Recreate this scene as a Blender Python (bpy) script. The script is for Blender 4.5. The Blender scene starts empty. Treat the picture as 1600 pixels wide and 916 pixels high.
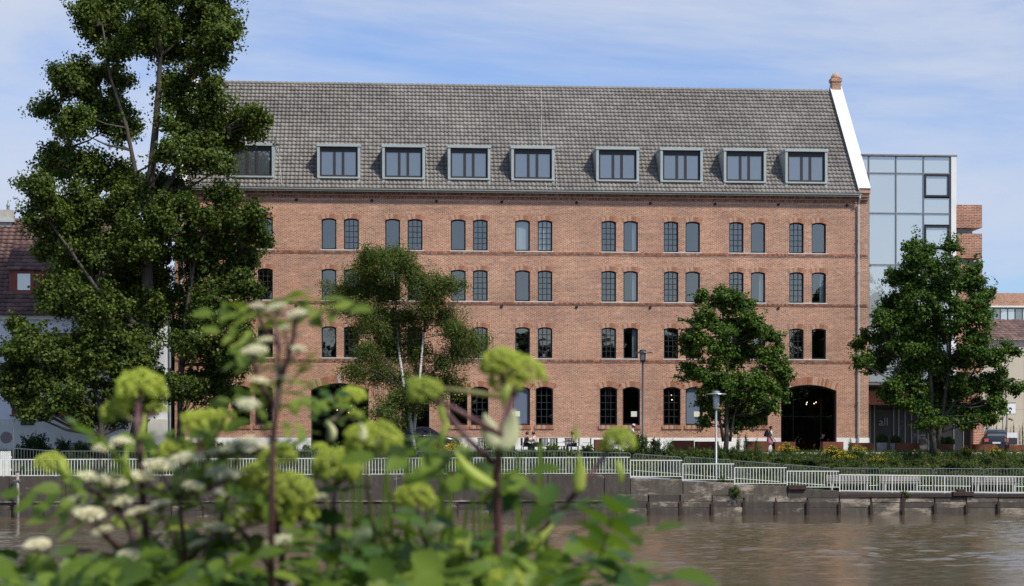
import bpy, bmesh, math, random
import numpy as np
from mathutils import Vector, Matrix
R = math.radians
scene = bpy.context.scene
COL = scene.collection

# ---------------------------------------------------------------- camera
F, CX, HY, D0, EYE = 2800.0, 800.0, 699.0, 114.0, 3.8      # focal length and horizon in photo pixels, metres
ANG = math.atan(0.0745); SA, CA = math.sin(ANG), math.cos(ANG)
cam_d = bpy.data.cameras.new('camera'); cam = bpy.data.objects.new('camera', cam_d); COL.objects.link(cam)
cam.location = (0, -D0, EYE); cam.rotation_euler = (math.pi/2, 0, -ANG)
cam_d.sensor_width = 36; cam_d.lens = 36*F/1600; cam_d.shift_y = (HY-458)/1600
cam_d.clip_start = 0.1; cam_d.clip_end = 5000
cam_d.dof.use_dof = True; cam_d.dof.focus_distance = 112; cam_d.dof.aperture_fstop = 5.2
scene.camera = cam

# ---------------------------------------------------------------- sky, sun, exposure
SUN_EL, SUN_AZ = R(50), R(41)          # azimuth: to the right of the facade normal, towards the camera side
to_sun = Vector((math.sin(SUN_AZ)*math.cos(SUN_EL), -math.cos(SUN_AZ)*math.cos(SUN_EL), math.sin(SUN_EL)))
sd = bpy.data.lights.new('sun', 'SUN'); sd.energy = 3.0; sd.angle = R(4); sd.color = (1, .94, .83)
sun = bpy.data.objects.new('sun', sd); COL.objects.link(sun); sun.location = (40, -60, 60)
sun.rotation_euler = (-to_sun).to_track_quat('-Z', 'Y').to_euler()
world = bpy.data.worlds.new('World'); scene.world = world; world.use_nodes = True
wn, wl = world.node_tree.nodes, world.node_tree.links
wn.clear()
w_out = wn.new('ShaderNodeOutputWorld'); w_bg = wn.new('ShaderNodeBackground'); w_bg.inputs[1].default_value = 0.15
sky = wn.new('ShaderNodeTexSky'); sky.sky_type = 'NISHITA'; sky.sun_disc = False
sky.sun_elevation = SUN_EL; sky.sun_rotation = math.pi-SUN_AZ
sky.air_density = 1.0; sky.dust_density = 1.0; sky.ozone_density = 4.0; sky.altitude = 0
w_tc = wn.new('ShaderNodeTexCoord')
def w_noise(sc, scale, detail, rough, loc=(0, 0, 0)):
    mp = wn.new('ShaderNodeMapping'); mp.inputs['Scale'].default_value = sc; mp.inputs['Location'].default_value = loc
    wl.new(w_tc.outputs['Generated'], mp.inputs[0])
    nz = wn.new('ShaderNodeTexNoise'); nz.inputs['Scale'].default_value = scale
    nz.inputs['Detail'].default_value = detail; nz.inputs['Roughness'].default_value = rough
    nz.inputs['Distortion'].default_value = .35
    wl.new(mp.outputs[0], nz.inputs[0]); return nz
n1 = w_noise((1, 1, 4.2), 2.6, 9, .6, (3.1, .4, .2)); n2 = w_noise((1, 1, 2.2), 1.3, 3, .5, (.7, 2.3, 1.1))
w_add = wn.new('ShaderNodeMath'); w_add.operation = 'ADD'; wl.new(n1.outputs[0], w_add.inputs[0]); wl.new(n2.outputs[0], w_add.inputs[1])
w_rmp = wn.new('ShaderNodeMapRange'); w_rmp.interpolation_type = 'SMOOTHSTEP'
w_rmp.inputs[1].default_value = .90; w_rmp.inputs[2].default_value = 1.25; w_rmp.inputs[3].default_value = .04; w_rmp.inputs[4].default_value = .95
wl.new(w_add.outputs[0], w_rmp.inputs[0])
w_tint = wn.new('ShaderNodeMix'); w_tint.data_type = 'RGBA'; w_tint.blend_type = 'MULTIPLY'; w_tint.inputs[0].default_value = 1
w_tint.inputs[7].default_value = (.56, .61, .74, 1); wl.new(sky.outputs[0], w_tint.inputs[6])
w_mix = wn.new('ShaderNodeMix'); w_mix.data_type = 'RGBA'; w_mix.inputs[7].default_value = (2.75, 3.05, 3.7, 1)
wl.new(w_rmp.outputs[0], w_mix.inputs[0]); wl.new(w_tint.outputs[2], w_mix.inputs[6])
wl.new(w_mix.outputs[2], w_bg.inputs[0]); wl.new(w_bg.outputs[0], w_out.inputs[0])
vs = scene.view_settings; vs.view_transform = 'Standard'; vs.look = 'None'; vs.gamma = 1; vs.exposure = 0.56; vs.use_curve_mapping = False
cy = scene.cycles; cy.use_denoising = True; cy.max_bounces = 6; cy.transparent_max_bounces = 12
cy.diffuse_bounces = 3; cy.glossy_bounces = 3; cy.transmission_bounces = 4; cy.caustics_reflective = False; cy.caustics_refractive = False
cy.sample_clamp_indirect = 6

# ---------------------------------------------------------------- pixel helpers
def ray(px, py): u = (px-CX)/F; return (CA*u+SA, -SA*u+CA, (HY-py)/F)
def W(px, py, Y):                       # where the pixel's ray meets the vertical plane y = Y
    d = ray(px, py); t = (Y+D0)/d[1]; return Vector((t*d[0], Y, EYE+t*d[2]))
def WD(px, py, t):                      # at depth t in front of the camera
    d = ray(px, py); return Vector((t*d[0], -D0+t*d[1], EYE+t*d[2]))
def pxm(px, Y): return F/((Y+D0)/ray(px, 0)[1])     # pixels per metre there
def WX(px, Y): return W(px, HY, Y).x
def WZ(px, py, Y): return W(px, py, Y).z

# ---------------------------------------------------------------- materials
MATS = {}
def newmat(name):
    m = bpy.data.materials.new(name); m.use_nodes = True; MATS[name] = m
    nt = m.node_tree; b = nt.nodes['Principled BSDF']; return m, nt.nodes, nt.links, b
def nd(N, typ, **kw):
    n = N.new('ShaderNode'+typ)
    for k, v in kw.items():
        if k in n.inputs: n.inputs[k].default_value = v
        else: setattr(n, k, v)
    return n
def ramp(N, stops):
    r = N.new('ShaderNodeValToRGB'); e = r.color_ramp.elements
    while len(e) < len(stops): e.new(.5)
    for i, (p, c) in enumerate(stops): e[i].position = p; e[i].color = (*c, 1)
    return r
def mixc(N, L, fac, a, b, blend='MIX'):
    m = N.new('ShaderNodeMix'); m.data_type = 'RGBA'; m.blend_type = blend
    for i, v in ((0, fac), (6, a), (7, b)):
        if isinstance(v, bpy.types.NodeSocket): L.new(v, m.inputs[i])
        elif i == 0: m.inputs[0].default_value = v
        else: m.inputs[i].default_value = (*v, 1)
    return m.outputs[2]
def sc(c, k): return tuple(min(1, x*k) for x in c)
def plain(name, col, rough=.7, var=.25, scale=4., metal=0., bump=0., stretch=(1, 1, 1), spec=.4, island=0., bscale=None):
    m, N, L, b = newmat(name)
    tc = nd(N, 'TexCoord'); mp = nd(N, 'Mapping'); mp.inputs['Scale'].default_value = stretch; L.new(tc.outputs['Object'], mp.inputs[0])
    nz = nd(N, 'TexNoise', Scale=scale, Detail=6., Roughness=.62); L.new(mp.outputs[0], nz.inputs[0])
    r = ramp(N, [(.28, sc(col, 1-var)), (.72, sc(col, 1+var))]); L.new(nz.outputs[0], r.inputs[0])
    c = r.outputs[0]
    if island:
        g = nd(N, 'NewGeometry'); r2 = ramp(N, [(0, (1-island,)*3), (1, (1+island,)*3)]); L.new(g.outputs['Random Per Island'], r2.inputs[0])
        c = mixc(N, L, 1., c, r2.outputs[0], 'MULTIPLY')
    L.new(c, b.inputs['Base Color'])
    b.inputs['Roughness'].default_value = rough; b.inputs['Metallic'].default_value = metal; b.inputs['Specular IOR Level'].default_value = spec
    if bump:
        n3 = nd(N, 'TexNoise', Scale=bscale or scale*5, Detail=5.); L.new(mp.outputs[0], n3.inputs[0])
        bp = nd(N, 'Bump', Strength=bump, Distance=.02); L.new(n3.outputs[0], bp.inputs['Height']); L.new(bp.outputs[0], b.inputs['Normal'])
    return m
def brick_mat(name, c1, c2, mort, w=.25, h=.077, mm=.0115, patch=(.74, .62, .52), soldier=False):
    m, N, L, b = newmat(name)
    tc = nd(N, 'TexCoord'); sp = nd(N, 'SeparateXYZ'); L.new(tc.outputs['Object'], sp.inputs[0])
    ad = nd(N, 'Math', operation='ADD'); L.new(sp.outputs[0], ad.inputs[0]); L.new(sp.outputs[1], ad.inputs[1])
    cb = nd(N, 'CombineXYZ')
    L.new(ad.outputs[0], cb.inputs[1 if soldier else 0]); L.new(sp.outputs[2], cb.inputs[0 if soldier else 1])
    bt = nd(N, 'TexBrick', Scale=1.); bt.inputs['Color1'].default_value = (*c1, 1); bt.inputs['Color2'].default_value = (*c2, 1)
    bt.inputs['Mortar'].default_value = (*mort, 1); bt.inputs['Mortar Size'].default_value = mm; bt.inputs['Mortar Smooth'].default_value = .1
    bt.inputs['Bias'].default_value = -.1; bt.inputs['Brick Width'].default_value = w; bt.inputs['Row Height'].default_value = h
    L.new(cb.outputs[0], bt.inputs[0])
    n1 = nd(N, 'TexNoise', Scale=.35, Detail=5., Roughness=.6); n2 = nd(N, 'TexNoise', Scale=1.6, Detail=7., Roughness=.7)
    n3 = nd(N, 'TexNoise', Scale=9., Detail=4., Roughness=.7)
    mp = nd(N, 'Mapping'); mp.inputs['Scale'].default_value = (1, 1, 2.6); L.new(tc.outputs['Object'], mp.inputs[0])
    for n in (n1, n3): L.new(tc.outputs['Object'], n.inputs[0])
    L.new(mp.outputs[0], n2.inputs[0])
    r1 = ramp(N, [(.3, (.74, .74, .76)), (.7, (1.2, 1.16, 1.14))]); L.new(n1.outputs[0], r1.inputs[0])
    r3 = ramp(N, [(.25, (.50, .48, .47)), (.5, (1, 1, 1)), (.75, (1.5, 1.45, 1.4))]); L.new(n3.outputs[0], r3.inputs[0])
    c = mixc(N, L, 1., bt.outputs[0], r1.outputs[0], 'MULTIPLY'); c = mixc(N, L, .8, c, r3.outputs[0], 'MULTIPLY')
    r2 = ramp(N, [(.56, (0, 0, 0)), (.74, (.6, .6, .6))]); L.new(n2.outputs[0], r2.inputs[0])
    c = mixc(N, L, r2.outputs[0], c, patch)
    n4 = nd(N, 'TexNoise', Scale=.22, Detail=5., Roughness=.7); mp4 = nd(N, 'Mapping'); mp4.inputs['Scale'].default_value = (1.5, 1, 4); mp4.inputs['Location'].default_value = (4, 0, 9)
    L.new(tc.outputs['Object'], mp4.inputs[0]); L.new(mp4.outputs[0], n4.inputs[0])
    r4 = ramp(N, [(.56, (0, 0, 0)), (.72, (.5, .5, .5))]); L.new(n4.outputs[0], r4.inputs[0])
    c = mixc(N, L, r4.outputs[0], c, (.14, .075, .055))
    L.new(c, b.inputs['Base Color']); b.inputs['Roughness'].default_value = .85; b.inputs['Specular IOR Level'].default_value = .2
    bp = nd(N, 'Bump', Strength=.5, Distance=.012); bp.invert = True; L.new(bt.outputs['Fac'], bp.inputs['Height']); L.new(bp.outputs[0], b.inputs['Normal'])
    return m
def island_mat(name, stops, rough=.8, nscale=12.):
    m, N, L, b = newmat(name)
    g = nd(N, 'NewGeometry'); r = ramp(N, stops); L.new(g.outputs['Random Per Island'], r.inputs[0])
    tc = nd(N, 'TexCoord'); nz = nd(N, 'TexNoise', Scale=nscale, Detail=5.); L.new(tc.outputs['Object'], nz.inputs[0])
    r2 = ramp(N, [(.3, (.75,)*3), (.7, (1.2,)*3)]); L.new(nz.outputs[0], r2.inputs[0])
    L.new(mixc(N, L, 1., r.outputs[0], r2.outputs[0], 'MULTIPLY'), b.inputs['Base Color']); b.inputs['Roughness'].default_value = rough
    b.inputs['Specular IOR Level'].default_value = .25
    return m
def leaf_mat(name, stops, trans=.35, rough=.55, spec=.2, tmul=(1.25, 1.35, .6)):
    m, N, L, b = newmat(name)
    g = nd(N, 'NewGeometry'); r = ramp(N, stops); L.new(g.outputs['Random Per Island'], r.inputs[0])
    oi = nd(N, 'ObjectInfo'); r2 = ramp(N, [(0, (.85, .88, .85)), (1, (1.12, 1.1, 1.05))]); L.new(oi.outputs['Random'], r2.inputs[0])
    c = mixc(N, L, 1., r.outputs[0], r2.outputs[0], 'MULTIPLY')
    L.new(c, b.inputs['Base Color']); b.inputs['Roughness'].default_value = rough; b.inputs['Specular IOR Level'].default_value = spec
    t = nd(N, 'BsdfTranslucent'); L.new(mixc(N, L, 1., c, tmul, 'MULTIPLY'), t.inputs[0])
    ms = nd(N, 'MixShader'); ms.inputs[0].default_value = trans
    L.new(b.outputs[0], ms.inputs[1]); L.new(t.outputs[0], ms.inputs[2]); L.new(ms.outputs[0], N['Material Output'].inputs[0])
    return m
def glass_mat(name, refl=.2, tint=(.55, .6, .62), gcol=(1., .90, .78), wob=.006):
    m, N, L, b = newmat(name); N.remove(b)
    tr = nd(N, 'BsdfTransparent'); tr.inputs[0].default_value = (*tint, 1)
    gl = nd(N, 'BsdfGlossy'); gl.inputs[0].default_value = (*gcol, 1); gl.inputs['Roughness'].default_value = .012
    fr = nd(N, 'Fresnel', IOR=1.45); mr = nd(N, 'MapRange'); L.new(fr.outputs[0], mr.inputs[0]); mr.inputs[1].default_value = .03
    mr.inputs[3].default_value = refl; mr.inputs[4].default_value = 1
    tc = nd(N, 'TexCoord'); nz = nd(N, 'TexNoise', Scale=1.3, Detail=1.); L.new(tc.outputs['Object'], nz.inputs[0])
    bp = nd(N, 'Bump', Strength=.6, Distance=wob); L.new(nz.outputs[0], bp.inputs['Height']); L.new(bp.outputs[0], gl.inputs['Normal'])
    ms = nd(N, 'MixShader'); L.new(mr.outputs[0], ms.inputs[0]); L.new(tr.outputs[0], ms.inputs[1]); L.new(gl.outputs[0], ms.inputs[2])
    L.new(ms.outputs[0], N['Material Output'].inputs[0]); return m
def panel_glass(name, base, refl, rough=.02, var=.06):
    m, N, L, b = newmat(name)
    oi = nd(N, 'ObjectInfo'); r = ramp(N, [(0, sc(base, 1-var)), (1, sc(base, 1+var))]); L.new(oi.outputs['Random'], r.inputs[0])
    L.new(r.outputs[0], b.inputs['Base Color']); b.inputs['Roughness'].default_value = .6
    gl = nd(N, 'BsdfGlossy'); gl.inputs[0].default_value = (1, .92, .82, 1); gl.inputs['Roughness'].default_value = rough
    tc = nd(N, 'TexCoord'); nz = nd(N, 'TexNoise', Scale=.8, Detail=1.); L.new(tc.outputs['Object'], nz.inputs[0])
    bp = nd(N, 'Bump', Strength=.5, Distance=.006); L.new(nz.outputs[0], bp.inputs['Height']); L.new(bp.outputs[0], gl.inputs['Normal'])
    ms = nd(N, 'MixShader'); ms.inputs[0].default_value = refl; L.new(b.outputs[0], ms.inputs[1]); L.new(gl.outputs[0], ms.inputs[2])
    L.new(ms.outputs[0], N['Material Output'].inputs[0]); return m
def tile_mat(name, stops, tw, dl, yscale):
    m, N, L, b = newmat(name)
    tc = nd(N, 'TexCoord'); mp = nd(N, 'Mapping'); mp.inputs['Scale'].default_value = (1/tw, 1/dl, 0); L.new(tc.outputs['UV'], mp.inputs[0])
    fl = nd(N, 'VectorMath', operation='FLOOR'); L.new(mp.outputs[0], fl.inputs[0])
    wn_ = nd(N, 'TexWhiteNoise', noise_dimensions='2D'); L.new(fl.outputs[0], wn_.inputs[0])
    r = ramp(N, stops); L.new(wn_.outputs[0], r.inputs[0])
    nz = nd(N, 'TexNoise', Scale=.28, Detail=4., Roughness=.6); L.new(tc.outputs['Object'], nz.inputs[0])
    r2 = ramp(N, [(.32, (.74,)*3), (.66, (1.12,)*3)]); L.new(nz.outputs[0], r2.inputs[0])
    n5 = nd(N, 'TexNoise', Scale=14., Detail=4.); L.new(tc.outputs['Object'], n5.inputs[0])
    r5 = ramp(N, [(.3, (.8,)*3), (.7, (1.15,)*3)]); L.new(n5.outputs[0], r5.inputs[0])
    c = mixc(N, L, 1., r.outputs[0], r2.outputs[0], 'MULTIPLY'); c = mixc(N, L, 1., c, r5.outputs[0], 'MULTIPLY')
    L.new(c, b.inputs['Base Color']); b.inputs['Roughness'].default_value = .55; b.inputs['Specular IOR Level'].default_value = .35
    return m

M = {}
M['brick'] = brick_mat('brick', (.46, .185, .090), (.25, .085, .047), (.62, .52, .41), mm=.013)
M['brick_new'] = brick_mat('brick_new', (.42, .16, .085), (.25, .085, .05), (.5, .42, .34), w=.36, h=.11, mm=.018, patch=(.4, .2, .12))
M['voussoir'] = island_mat('voussoir', [(0, (.31, .135, .08)), (.5, (.42, .21, .13)), (1, (.56, .36, .26))])
M['voussoir_dark'] = island_mat('voussoir_dark', [(0, (.20, .085, .055)), (.6, (.32, .14, .085)), (1, (.44, .24, .16))])
M['white_plaster'] = plain('white_plaster', (.76, .76, .73), .8, .09, 1.2, bump=.15, stretch=(1, 1, .5))
M['coping'] = plain('coping', (.70, .70, .68), .5, .07, 1.5)
M['house_white'] = plain('house_white', (.74, .76, .79), .85, .05, .7, bump=.1)
M['house_base'] = plain('house_base', (.62, .62, .56), .9, .1, 1.5)
M['zinc'] = plain('zinc', (.40, .44, .42), .45, .1, 2., metal=.25)
M['zinc_dark'] = plain('zinc_dark', (.20, .215, .21), .5, .15, 2., metal=.2)
M['zinc_light'] = plain('zinc_light', (.55, .58, .56), .4, .1, 3., metal=.3)
M['frame'] = plain('frame', (.018, .020, .023), .45, .15, 6.)
M['frame_brown'] = plain('frame_brown', (.035, .031, .030), .5, .15, 6.)
M['sill'] = plain('sill', (.55, .54, .5), .75, .18, 5.)
M['concrete_light'] = plain('concrete_light', (.45, .43, .39), .85, .2, 3.)
M['glass'] = glass_mat('glass', .19)
M['glass_low'] = glass_mat('glass_low', .10, (.5, .52, .52))
M['glass_blue_refl'] = panel_glass('glass_blue_refl', (.16, .21, .29), .25)  # blue reflection painted into the base colour of some ground-floor panes
M['dormer_glass'] = panel_glass('dormer_glass', (.045, .055, .065), .23)
M['curtain_glass'] = panel_glass('curtain_glass', (.36, .42, .45), .30)
M['entrance_glass'] = panel_glass('entrance_glass', (.012, .011, .012), .07)
M['car_glass'] = panel_glass('car_glass', (.02, .024, .026), .16)
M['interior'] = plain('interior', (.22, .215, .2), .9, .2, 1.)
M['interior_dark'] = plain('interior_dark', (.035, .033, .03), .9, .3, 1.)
M['curtain'] = plain('curtain', (.86, .87, .86), .9, .06, 3.)
M['paper'] = plain('paper', (.66, .69, .56), .8, .05, 5.)
M['iron'] = plain('iron', (.02, .02, .022), .6, .3, 8.)
M['tile_grey'] = tile_mat('tile_grey', [(0, (.165, .150, .133)), (.5, (.200, .182, .162)), (1, (.238, .218, .195))], .26, .385, 1)
M['tile_brown'] = tile_mat('tile_brown', [(0, (.075, .040, .036)), (.5, (.115, .062, .054)), (1, (.18, .10, .082))], .42, .36, 1)
M['red_paint'] = plain('red_paint', (.24, .06, .035), .5, .15, 5.)
M['corten'] = plain('corten', (.16, .052, .026), .85, .35, 2.5, bump=.2)
M['rust'] = plain('rust', (.045, .027, .022), .85, .4, 5., bump=.3)
M['white_paint'] = plain('white_paint', (.72, .74, .68), .45, .08, 3.)
M['galv'] = plain('galv', (.2, .22, .22), .4, .12, 6., metal=.5)
M['lamp_grey'] = plain('lamp_grey', (.27, .30, .33), .4, .1, 3., metal=.3)
M['lamp_dark'] = plain('lamp_dark', (.06, .065, .07), .45, .1, 3., metal=.3)
M['lamp_glass'] = plain('lamp_glass', (.6, .64, .66), .25, .05, 3.)
M['wood_grey'] = plain('wood_grey', (.3, .27, .24), .85, .25, 3., stretch=(1, 8, 8))
M['asphalt'] = plain('asphalt', (.06, .06, .06), .9, .2, 3., bump=.2)
M['paving'] = plain('paving', (.27, .25, .22), .9, .25, 2., bump=.2)
M['kerb'] = plain('kerb', (.55, .53, .47), .85, .15, 3.)
M['soil'] = plain('soil', (.06, .055, .03), .95, .4, 1.5, bump=.5)
M['field'] = plain('field', (.07, .09, .03), .95, .35, .4, bump=.3)
M['beige'] = plain('beige', (.52, .46, .37), .9, .09, .5, bump=.15, stretch=(1, 1, .3))
M['boxwood'] = leaf_mat('boxwood', [(0, (.03, .06, .012)), (1, (.07, .11, .025))], .15)
M['black_plastic'] = plain('black_plastic', (.015, .016, .02), .5, .2, 5.)
M['terrace_wood'] = plain('terrace_wood', (.2, .12, .06), .7, .2, 4.)
M['car_black'] = plain('car_black', (.012, .014, .018), .18, .1, 2., spec=.6)
M['car_blue'] = plain('car_blue', (.02, .026, .036), .2, .1, 2., spec=.6)
M['chrome'] = plain('chrome', (.6, .6, .6), .2, .05, 3., metal=.9)
M['tyre'] = plain('tyre', (.015, .015, .015), .8, .2, 8.)
M['tail_light'] = plain('tail_light', (.5, .12, .1), .25, .1, 5.)
M['head_light'] = plain('head_light', (.6, .62, .65), .2, .1, 5.)
M['plate_white'] = plain('plate_white', (.75, .76, .78), .5, .04, 4.)
M['sign_grey'] = plain('sign_grey', (.03, .032, .045), .6, .1, 5.)
M['skin'] = plain('skin', (.5, .30, .21), .55, .06, 9.)
M['hair_dark'] = plain('hair_dark', (.018, .013, .011), .6, .3, 30.)
M['cloth_white'] = plain('cloth_white', (.7, .68, .68), .9, .06, 20.)
M['cloth_pink'] = plain('cloth_pink', (.42, .16, .26), .9, .12, 20.)
M['cloth_navy'] = plain('cloth_navy', (.02, .025, .05), .9, .15, 20.)
M['cloth_sand'] = plain('cloth_sand', (.5, .44, .33), .9, .1, 20.)
M['bark'] = plain('bark', (.075, .062, .05), .9, .4, 3., bump=.6, stretch=(3, 3, .6))
M['bark_maple'] = plain('bark_maple', (.06, .054, .043), .9, .35, 3., bump=.5, stretch=(3, 3, .6))
M['leaf_poplar'] = leaf_mat('leaf_poplar', [(0, (.032, .057, .010)), (.55, (.064, .102, .016)), (1, (.145, .185, .033))], .28, .55)
M['leaf_maple'] = leaf_mat('leaf_maple', [(0, (.028, .066, .010)), (.6, (.058, .115, .015)), (1, (.14, .20, .028))], .26, .55)
M['leaf_birch'] = leaf_mat('leaf_birch', [(0, (.06, .092, .018)), (.6, (.105, .145, .03)), (1, (.18, .21, .055))], .33)
M['leaf_shrub'] = leaf_mat('leaf_shrub', [(0, (.035, .07, .014)), (.6, (.075, .125, .024)), (1, (.15, .20, .05))], .28)
M['leaf_shrub_dark'] = leaf_mat('leaf_shrub_dark', [(0, (.014, .034, .010)), (.7, (.032, .062, .016)), (1, (.06, .10, .025))], .22)
M['leaf_light'] = leaf_mat('leaf_light', [(0, (.07, .11, .025)), (.6, (.12, .17, .04)), (1, (.2, .24, .08))], .3)
M['yellow_petal'] = leaf_mat('yellow_petal', [(0, (.5, .33, .01)), (1, (.72, .52, .03))], .2)
M['grass'] = leaf_mat('grass', [(0, (.035, .06, .012)), (.6, (.075, .115, .02)), (1, (.17, .19, .06))], .3)
M['umbel'] = leaf_mat('umbel', [(0, (.40, .48, .06)), (.5, (.52, .60, .10)), (1, (.66, .72, .20))], .35, .6, .2, (1.1, 1.15, .6))
M['sheath'] = leaf_mat('sheath', [(0, (.36, .44, .09)), (1, (.48, .55, .14))], .4, .5, .3)
M['sheath_cream'] = leaf_mat('sheath_cream', [(0, (.68, .70, .42)), (1, (.76, .76, .5))], .35, .5, .3, (1, 1, .8))
M['leaf_fg'] = leaf_mat('leaf_fg', [(0, (.06, .115, .016)), (.5, (.115, .185, .024)), (1, (.20, .28, .045))], .38, .45)
M['leaf_fg_dark'] = leaf_mat('leaf_fg_dark', [(0, (.03, .075, .016)), (1, (.07, .135, .03))], .3, .4)
M['leaf_elder'] = leaf_mat('leaf_elder', [(0, (.10, .16, .025)), (.5, (.17, .24, .04)), (1, (.26, .33, .065))], .38, .5)
M['blossom'] = leaf_mat('blossom', [(0, (.84, .80, .55)), (1, (.90, .87, .68))], .3, .7, .2, (1, 1, .9))
M['stem_purple'] = plain('stem_purple', (.10, .042, .048), .5, .3, 14., stretch=(1, 1, .2))
M['stem_green'] = plain('stem_green', (.16, .15, .05), .55, .25, 14.)
M['white_fabric'] = plain('white_fabric', (.74, .74, .74), .8, .06, 8.)
# birch bark
m, N, L, b = newmat('birch_bark'); M['birch_bark'] = m
tc = nd(N, 'TexCoord'); mp = nd(N, 'Mapping'); mp.inputs['Scale'].default_value = (2, 2, 9); L.new(tc.outputs['Object'], mp.inputs[0])
nz = nd(N, 'TexNoise', Scale=1.1, Detail=5., Roughness=.7); L.new(mp.outputs[0], nz.inputs[0])
r = ramp(N, [(.36, (.05, .045, .04)), (.44, (.45, .43, .39)), (.7, (.64, .62, .57))]); L.new(nz.outputs[0], r.inputs[0])
L.new(r.outputs[0], b.inputs['Base Color']); b.inputs['Roughness'].default_value = .8
# stained quay concrete
def quay_mat(name, dark, light, lo, hi):
    m, N, L, b = newmat(name); M[name] = m
    tc = nd(N, 'TexCoord'); mp = nd(N, 'Mapping'); mp.inputs['Scale'].default_value = (1.4, 1, .35); L.new(tc.outputs['Object'], mp.inputs[0])
    n1 = nd(N, 'TexNoise', Scale=2.2, Detail=7., Roughness=.7); L.new(mp.outputs[0], n1.inputs[0])
    r1 = ramp(N, [(.3, sc(dark, .6)), (.55, dark), (.75, sc(dark, 1.7))]); L.new(n1.outputs[0], r1.inputs[0])
    mp2 = nd(N, 'Mapping'); mp2.inputs['Scale'].default_value = (.55, .6, 1.3); L.new(tc.outputs['Object'], mp2.inputs[0])
    n2 = nd(N, 'TexNoise', Scale=1.25, Detail=9., Roughness=.72); L.new(mp2.outputs[0], n2.inputs[0])
    r2 = ramp(N, [(lo, (0, 0, 0)), (hi, (.85,)*3)]); L.new(n2.outputs[0], r2.inputs[0])
    L.new(mixc(N, L, r2.outputs[0], r1.outputs[0], light), b.inputs['Base Color']); b.inputs['Roughness'].default_value = .9
    bp = nd(N, 'Bump', Strength=.5, Distance=.03); n3 = nd(N, 'TexNoise', Scale=9., Detail=7.); L.new(tc.outputs['Object'], n3.inputs[0])
    L.new(n3.outputs[0], bp.inputs['Height']); L.new(bp.outputs[0], b.inputs['Normal'])
quay_mat('quay_dark', (.072, .060, .050), (.32, .27, .21), .60, .70)
quay_mat('quay_light', (.105, .088, .070), (.42, .36, .28), .50, .63)
# water
m, N, L, b = newmat('water'); M['water'] = m
b.inputs['Base Color'].default_value = (.105, .078, .045, 1); b.inputs['Roughness'].default_value = .04; b.inputs['IOR'].default_value = 1.333
tc = nd(N, 'TexCoord')
def wnoise(scale, st, det, rough=.55):
    mp = nd(N, 'Mapping'); mp.inputs['Scale'].default_value = st; L.new(tc.outputs['Object'], mp.inputs[0])
    n = nd(N, 'TexNoise', Scale=scale, Detail=det, Roughness=rough); L.new(mp.outputs[0], n.inputs[0]); return n
a1 = wnoise(2.5, (.6, 1., 1), 5., .6); a2 = wnoise(.07, (.5, 1, 1), 3.); a3 = wnoise(5., (.6, 1, 1), 3.)
# wind: ripples are stronger in patches
r2 = ramp(N, [(.35, (.25,)*3), (.65, (1,)*3)]); L.new(a2.outputs[0], r2.inputs[0])
mu = nd(N, 'Math', operation='MULTIPLY'); L.new(a1.outputs[0], mu.inputs[0]); L.new(r2.outputs[0], mu.inputs[1])
m3 = nd(N, 'Math', operation='MULTIPLY_ADD'); L.new(a3.outputs[0], m3.inputs[0]); m3.inputs[1].default_value = .10; L.new(mu.outputs[0], m3.inputs[2])
bp = nd(N, 'Bump', Strength=.6, Distance=.05); L.new(m3.outputs[0], bp.inputs['Height']); L.new(bp.outputs[0], b.inputs['Normal'])
# lamps that glow
m, N, L, b = newmat('bulb'); M['bulb'] = m
b.inputs['Emission Color'].default_value = (1, .72, .38, 1); b.inputs['Emission Strength'].default_value = 4; b.inputs['Base Color'].default_value = (.8, .7, .5, 1)

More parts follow.
